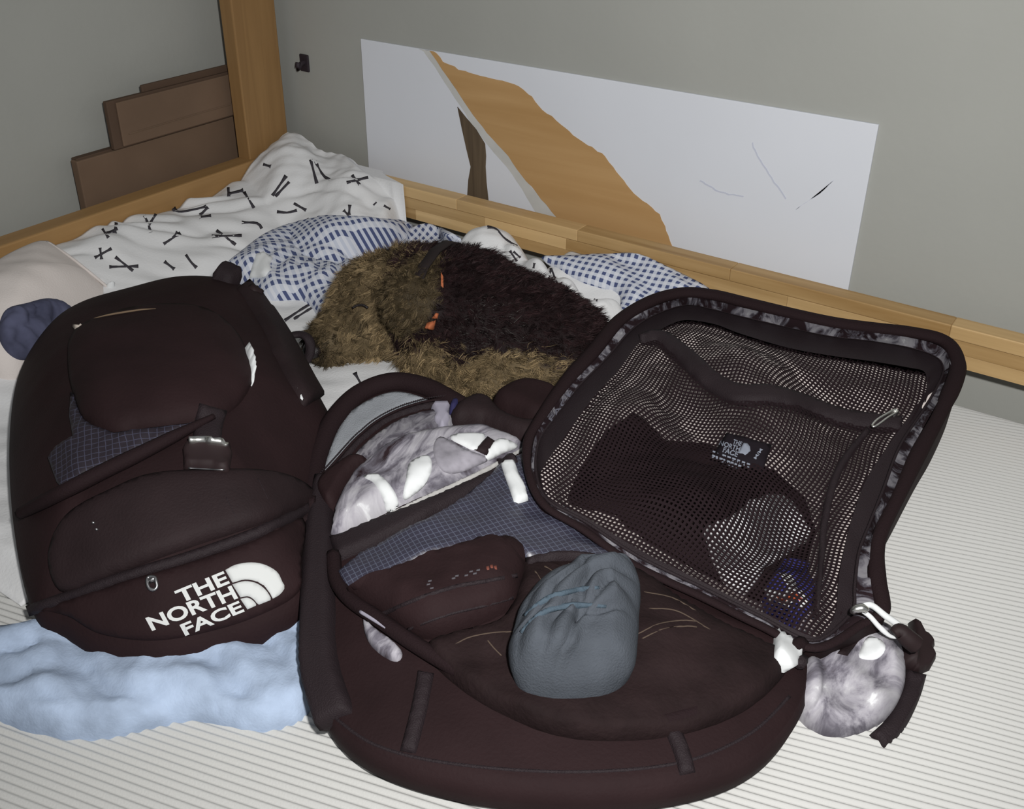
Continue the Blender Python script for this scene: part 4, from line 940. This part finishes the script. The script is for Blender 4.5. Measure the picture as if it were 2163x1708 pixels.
# smooth copies used only to place things
def dense(zf, poly, res, shrink=1.0):
    V, Fc = tri_fill(poly[::2], res); z = np.concatenate([zf(V[i:i + 3000]) for i in range(0, len(V), 3000)]); return np.column_stack([V, z]), Fc
nv2, nf2 = dense(net_z, pol, 0.008); BN = bvh_raw(nv2, nf2)
lv, lf = dense(line_z, r2_[:, :2], 0.008)
lining = mesh('lid_lining', lv, lf, M['lining'], lid, True, lv[:, :2])
BL = bvh_of(lining)
ribbon_px('pocket_zip', [(1352, 716), (1395, 712), (1450, 755), (1505, 806), (1560, 832), (1625, 832), (1690, 848), (1780, 880), (1860, 892), (1905, 895)], [20, 34, 42, 44, 42, 38, 34, 34, 36, 30], BN, 0.004, M['webbing'], lid, n=60, res=10, edge=5)
ribbon_px('pocket_fold', [(1835, 905), (1775, 985), (1745, 1080), (1735, 1180), (1725, 1300)], [10, 16, 16, 12, 8], BN, 0.003, M['webbing'], lid, n=30, res=8)
pull = tube('pocket_zip_pull', on(BN, [(1838, 912), (1848, 900), (1866, 886), (1884, 876), (1889, 881), (1872, 893), (1854, 907), (1843, 914)], 0.010), 0.0014, M['metal'], lid, closed=True, n=40)
drape('slider', [(1876, 874), (1890, 872), (1896, 880), (1884, 888)], BN, 0.010, M['metal'], lid, res=4, edge=2, smooth=False)
# sewn brand label on the net
lb = drape('brand_label', [(1535, 914), (1630, 940), (1612, 992), (1508, 962)], BN, 0.004, M['label'], lid, res=10, edge=2, smooth=False)
BLb = bvh_of(lb)
Z3 = lambda *p: np.array((1450 + p[0] / 3.416, 880 + p[1] / 3.416)); D3 = lambda *p: np.array(p) / 3.416
text_on('label_print', 'THE', Z3(345, 165), Z3(405, 185), D3(-12, 32), BLb, 0.001, M['logo_grey'], lb, 0.02)
text_on('label_print', 'NORTH', Z3(248, 172), Z3(392, 222), D3(-12, 34), BLb, 0.001, M['logo_grey'], lb, 0.02)
text_on('label_print', 'FACE', Z3(272, 222), Z3(378, 258), D3(-12, 32), BLb, 0.001, M['logo_grey'], lb, 0.02)
drape('label_dome', [Z3(*p) for p in ((412, 188), (440, 192), (458, 215), (462, 245), (445, 285), (425, 290), (372, 265))], BLb, 0.001, M['logo_grey'], lb, res=6, edge=1, smooth=False, sink=0.001)
text_on('label_print', 'M/M', Z3(482, 300), Z3(530, 232), D3(22, 8), BLb, 0.001, M['logo_grey'], lb, 0.02)
for (a, b) in (((190, 252), (470, 352)), ((185, 280), (400, 362))):
    a, b = Z3(*a), Z3(*b); k_ = 8
    for i in range(k_):
        t0, t1 = i / k_, (i + RNG.uniform(0.5, 0.85)) / k_
        ribbon_px('label_print', [a + (b - a) * t0, a + (b - a) * (t0 + t1) / 2, a + (b - a) * t1], 2.4, BN, 0.0052, M['logo_grey'], lb, n=4, res=5, edge=1)
text_on('band_print', 'FACE', (1156, 884), (1202, 822), (9, 6), bvh_of(tape, *[c for c in lid.children if c.name.startswith('print_band')]), 0.0012, plain('band_letters', (0.2, 0.2, 0.25)), lid, 0.01)

# things kept in the mesh pocket (lying on the lining, behind the net)
gar = thing('folded_shirt', 'black folded garment inside the mesh pocket of the lid', 'garment', tuple(G(1430, 1040, .04)))
g1 = drape('folded_cloth', [(1335, 872), (1362, 890), (1405, 934), (1488, 940), (1560, 960), (1640, 1000), (1700, 1055), (1722, 1120), (1712, 1190), (1690, 1260), (1600, 1275), (1500, 1225), (1400, 1170), (1325, 1120), (1300, 1092), (1230, 1078), (1192, 1062), (1207, 1022), (1235, 968), (1275, 913), (1310, 890)], BL, 0.012, M['jacket'], gar, res=12, edge=22, smooth=False, fold=lambda V, P, d: 0.004 * fr(P, 50))
BG1 = bvh_of(g1, lining)
wc = thing('white_paper', 'white folded paper behind the net of the lid pocket', 'paper', tuple(G(1590, 1150, .05)))
drape('folded_paper', [(1484, 1118), (1540, 1095), (1590, 1060), (1652, 1053), (1690, 1090), (1712, 1128), (1700, 1150), (1650, 1180), (1615, 1202), (1585, 1250), (1560, 1262), (1530, 1235), (1500, 1180)], BG1, 0.014, plain('paper_white', (0.80, 0.80, 0.82), 0.8), wc, res=12, edge=6, smooth=False, fold=lambda V, P, d: 0.002 * fr(P, 50))
bd = thing('round_badge', 'round blue badge with a red and white figure behind the net', 'badge', tuple(G(1666, 1257, .05)))
an = np.linspace(0, 2 * math.pi, 30, endpoint=False)
c0, s0 = math.cos(0.35), math.sin(0.35)
disc = [(1668 + 56 * math.cos(a) * c0 - 66 * math.sin(a) * s0, 1262 + 56 * math.cos(a) * s0 + 66 * math.sin(a) * c0) for a in an]
d_o = drape('disc', disc, BG1, 0.018, M['badge_blue'], bd, res=9, edge=5, smooth=False)
BDs = bvh_of(d_o, g1, lining)
drape('white_figure', [Z3(*p) for p in ((560, 1240), (640, 1240), (690, 1285), (740, 1235), (690, 1180), (655, 1125), (750, 1135), (800, 1215), (860, 1290), (890, 1345), (850, 1378), (770, 1355), (660, 1402), (600, 1330))], BDs, 0.001, M['white'], bd, res=6, edge=1, smooth=False, sink=0.001)
drape('red_figure', [Z3(*p) for p in ((612, 1275), (690, 1315), (780, 1262), (860, 1335), (770, 1330), (665, 1368))], BDs, 0.002, M['badge_red'], bd, res=6, edge=1, smooth=False, sink=0.001)
for q, nm in (([(1215, 1088), (1262, 1092), (1320, 1120), (1326, 1140), (1280, 1125), (1235, 1108)], 'x'),): pass

# ------------------------------------------------------------------ contents of the main compartment
jk = thing('black_trousers', 'black stitched trousers packed in the open compartment', 'trousers', tuple(G(1300, 1400, 0)))
j1 = drape('folded_cloth', [(1105, 1192), (1200, 1180), (1328, 1206), (1434, 1270), (1552, 1334), (1640, 1378), (1660, 1420), (1560, 1510), (1400, 1560), (1200, 1560), (1040, 1500), (930, 1420), (905, 1365), (960, 1340), (1060, 1310), (1095, 1240)], bvh_of(b2, rs), 0.016, M['jacket'], jk, res=12, edge=24, fold=lambda V, P, d: 0.006 * fr(P, 40))
BJ = bvh_of(j1, b2)
for ln in ([(1118, 1180), (1180, 1172), (1250, 1176), (1300, 1186)],):
    ribbon_px('waistband', [(1112, 1188), (1180, 1178), (1250, 1180), (1320, 1196)], 20, bvh_of(j1, b2, rs), 0.008, M['webbing'], jk, n=20, edge=6)
for ln in ([(1150, 1195), (1180, 1215), (1200, 1235)], [(1130, 1205), (1150, 1240), (1155, 1270)], [(1345, 1340), (1390, 1318), (1440, 1310), (1470, 1312)], [(1350, 1352), (1395, 1330), (1445, 1322), (1472, 1324)], [(960, 1362), (990, 1346), (1040, 1336), (1085, 1334)], [(1030, 1352), (1045, 1370), (1060, 1385)], [(1360, 1250), (1420, 1262), (1470, 1290)], [(1370, 1285), (1430, 1290), (1500, 1330)], [(1200, 1190), (1240, 1205), (1260, 1212)]):
    ribbon_px('stitch_line', ln, 2.6, BJ, 0.0012, M['stitch'], jk, n=14, res=5, edge=1, sink=0.001)
po = thing('zip_pouch', 'black zipped fabric pouch lying on the grey ripstop sleeve', 'pouch', tuple(G(930, 1250, 0)))
pp = drape('pouch_body', [(742, 1262), (760, 1238), (800, 1216), (900, 1176), (985, 1142), (1050, 1133), (1095, 1142), (1110, 1165), (1112, 1200), (1100, 1240), (1080, 1290), (1000, 1328), (930, 1352), (870, 1345), (800, 1302)], B3, 0.034, M['black'], po, res=11, edge=44, fold=lambda V, P, d: 0.003 * fr(P, 70))
BP = bvh_of(pp)
ribbon_px('pouch_seam', [(800, 1300), (880, 1266), (960, 1240), (1040, 1225), (1092, 1215)], 9, BP, 0.003, M['webbing'], po, n=24, res=7)
ribbon_px('pouch_seam', [(860, 1330), (940, 1300), (1020, 1280), (1085, 1262)], 5, BP, 0.002, M['webbing'], po, n=24, res=7)
for k_, (u, v) in enumerate([(905, 1235), (912, 1243), (908, 1228), (958, 1222), (965, 1217), (985, 1216), (995, 1208), (1003, 1212), (1010, 1205)]):
    drape('woven_mark', [(u - 4, v - 2), (u + 4, v - 4), (u + 4, v + 1), (u - 4, v + 3)], BP, 0.001, plain('woven_grey', (0.075, 0.07, 0.08)) if k_ == 0 else bpy.data.materials['woven_grey'], po, res=4, edge=1, smooth=False, sink=0.001)
for u, v in [(1030, 1200), (1038, 1197), (1046, 1199)]:
    drape('red_mark', [(u - 3, v - 4), (u + 3, v - 5), (u + 4, v + 4), (u - 2, v + 5)], BP, 0.001, plain('woven_red', (0.16, 0.05, 0.035)) if u == 1030 else bpy.data.materials['woven_red'], po, res=4, edge=1, smooth=False, sink=0.001)
be = thing('rolled_beanie', 'blue grey jersey beanie rolled up in the open compartment', 'hat', tuple(G(1210, 1320, 0)))
def bfold(V, P, d):
    r = np.hypot(V[:, 0] - 1310, (V[:, 1] - 1455) * 1.05); t = np.arctan2(1455 - V[:, 1], V[:, 0] - 1310)
    pleat = 0.011 * np.abs(np.sin(r / 11.0 + 0.8 * np.sin(t * 3))) ** 0.7 * sst((r - 95) / 40) - 0.003
    l1 = np.abs((V[:, 0] - 1222) + 0.25 * (V[:, 1] - 1330)); crease = -0.013 * np.exp(-(l1 / 12) ** 2) * np.exp(-((V[:, 1] - 1345) / 40) ** 2)
    l2 = np.abs((V[:, 1] - 1352) + 0.3 * (V[:, 0] - 1270)); crease = crease - 0.008 * np.exp(-(l2 / 9) ** 2) * np.exp(-((V[:, 0] - 1265) / 60) ** 2)
    return pleat + crease + 0.003 * fr(P, 70)
b_o = drape('rolled_cloth', [(1082, 1420), (1088, 1345), (1105, 1290), (1140, 1250), (1200, 1222), (1260, 1208), (1308, 1206), (1335, 1232), (1348, 1285), (1344, 1360), (1330, 1430), (1280, 1470), (1190, 1480), (1110, 1465)], BJ, 0.050, M['beanie'], be, res=6, edge=60, power=0.6, blur=14, fold=bfold)
BE = bvh_of(b_o)
for ln, w in (([(1108, 1300), (1150, 1268), (1205, 1248), (1265, 1240)], [6, 12, 12, 6]), ([(1100, 1335), (1150, 1292), (1210, 1278), (1280, 1280)], [6, 12, 13, 5])):
    ribbon_px('fold_highlight', ln, w, BE, 0.003, M['beanie_highlight'], be, n=24, res=7, edge=5)  # bluish strips paint the highlights on the folds
wp = thing('white_envelope', 'white paper slip sticking out beside the lid hinge', 'paper', tuple(G(1665, 1365, .03)))
drape('slip', [(1634, 1338), (1660, 1350), (1695, 1368), (1690, 1400), (1650, 1420), (1634, 1390)], bvh_of(j1, b2), 0.010, M['white'], wp, res=8, edge=4, smooth=False)

# print lined side pocket with buckle at the lower right
so = drape('side_pocket', [(1690, 1420), (1705, 1392), (1755, 1350), (1820, 1318), (1865, 1318), (1895, 1345), (1908, 1385), (1905, 1460), (1860, 1530), (1760, 1560), (1690, 1520)], bvh_of(b2, mt.children[1]), 0.030, M['camo'], ob, res=8, edge=34, blur=10, fold=lambda V, P, d: 0.004 * fr(P, 80) + 0.005 * np.sin(P[:, 0] * 70 + P[:, 1] * 110))
BS = bvh_of(so, b2, mt.children[1])
drape('print_patch', [(1818, 1322), (1836, 1330), (1815, 1352), (1790, 1385), (1768, 1380), (1796, 1346)], bvh_of(so), 0.002, M['black2'], so, res=7, edge=2, smooth=False, sink=0.002, blur=0)
drape('print_leaf', [(1835, 1345), (1862, 1352), (1870, 1372), (1850, 1392), (1815, 1388), (1822, 1362)], bvh_of(so), 0.002, M['white'], so, res=7, edge=2, sink=0.002, blur=0)
tube('side_pocket_piping', on(BS, [(1682, 1412), (1705, 1385), (1755, 1342), (1800, 1312), (1835, 1300)], 0.008), 0.006, M['webbing'], ob, n=30)
def free(pts): return np.array([G(u, v, z) for u, v, z in pts])
sl = tube('zip_cord', free([(1812, 1283, .064), (1830, 1277, .068), (1845, 1280, .066), (1870, 1300, .058), (1895, 1318, .05), (1912, 1336, .045)]), [0.0016, 0.003, 0.003, 0.0032, 0.0034, 0.002], M['white'], ob, n=40)
tube('zip_cord', free([(1822, 1290, .064), (1838, 1302, .06), (1856, 1322, .052), (1876, 1340, .045), (1890, 1346, .042), (1898, 1345, .042)]), [0.0022, 0.0024, 0.0024, 0.0026, 0.0018, 0.001], M['white'], ob, n=40)
tube('zip_slider', free([(1800, 1294, .062), (1806, 1287, .066), (1822, 1284, .068), (1832, 1290, .066)]), [0.0025, 0.004, 0.0045, 0.003], M['metal'], ob, n=16)
tube('cord_end', free([(1888, 1338, .05), (1900, 1332, .052), (1918, 1348, .046), (1935, 1362, .04)]), [0.005, 0.008, 0.009, 0.009], M['plastic'], ob, n=20)
bu = drape('side_buckle', [(1900, 1345), (1922, 1352), (1920, 1330), (1918, 1318), (1926, 1315), (1940, 1320), (1950, 1335), (1965, 1352), (1972, 1366), (1968, 1375), (1974, 1395), (1960, 1420), (1925, 1430), (1900, 1405), (1895, 1370)], bvh_of(so, mt.children[1]), 0.020, M['plastic'], ob, res=7, edge=6, smooth=False, blur=10)
ribbon_px('buckle_webbing', [(1935, 1420), (1920, 1470), (1890, 1530), (1850, 1570)], 44, BS, 0.008, M['webbing'], ob, n=20, blur=12)
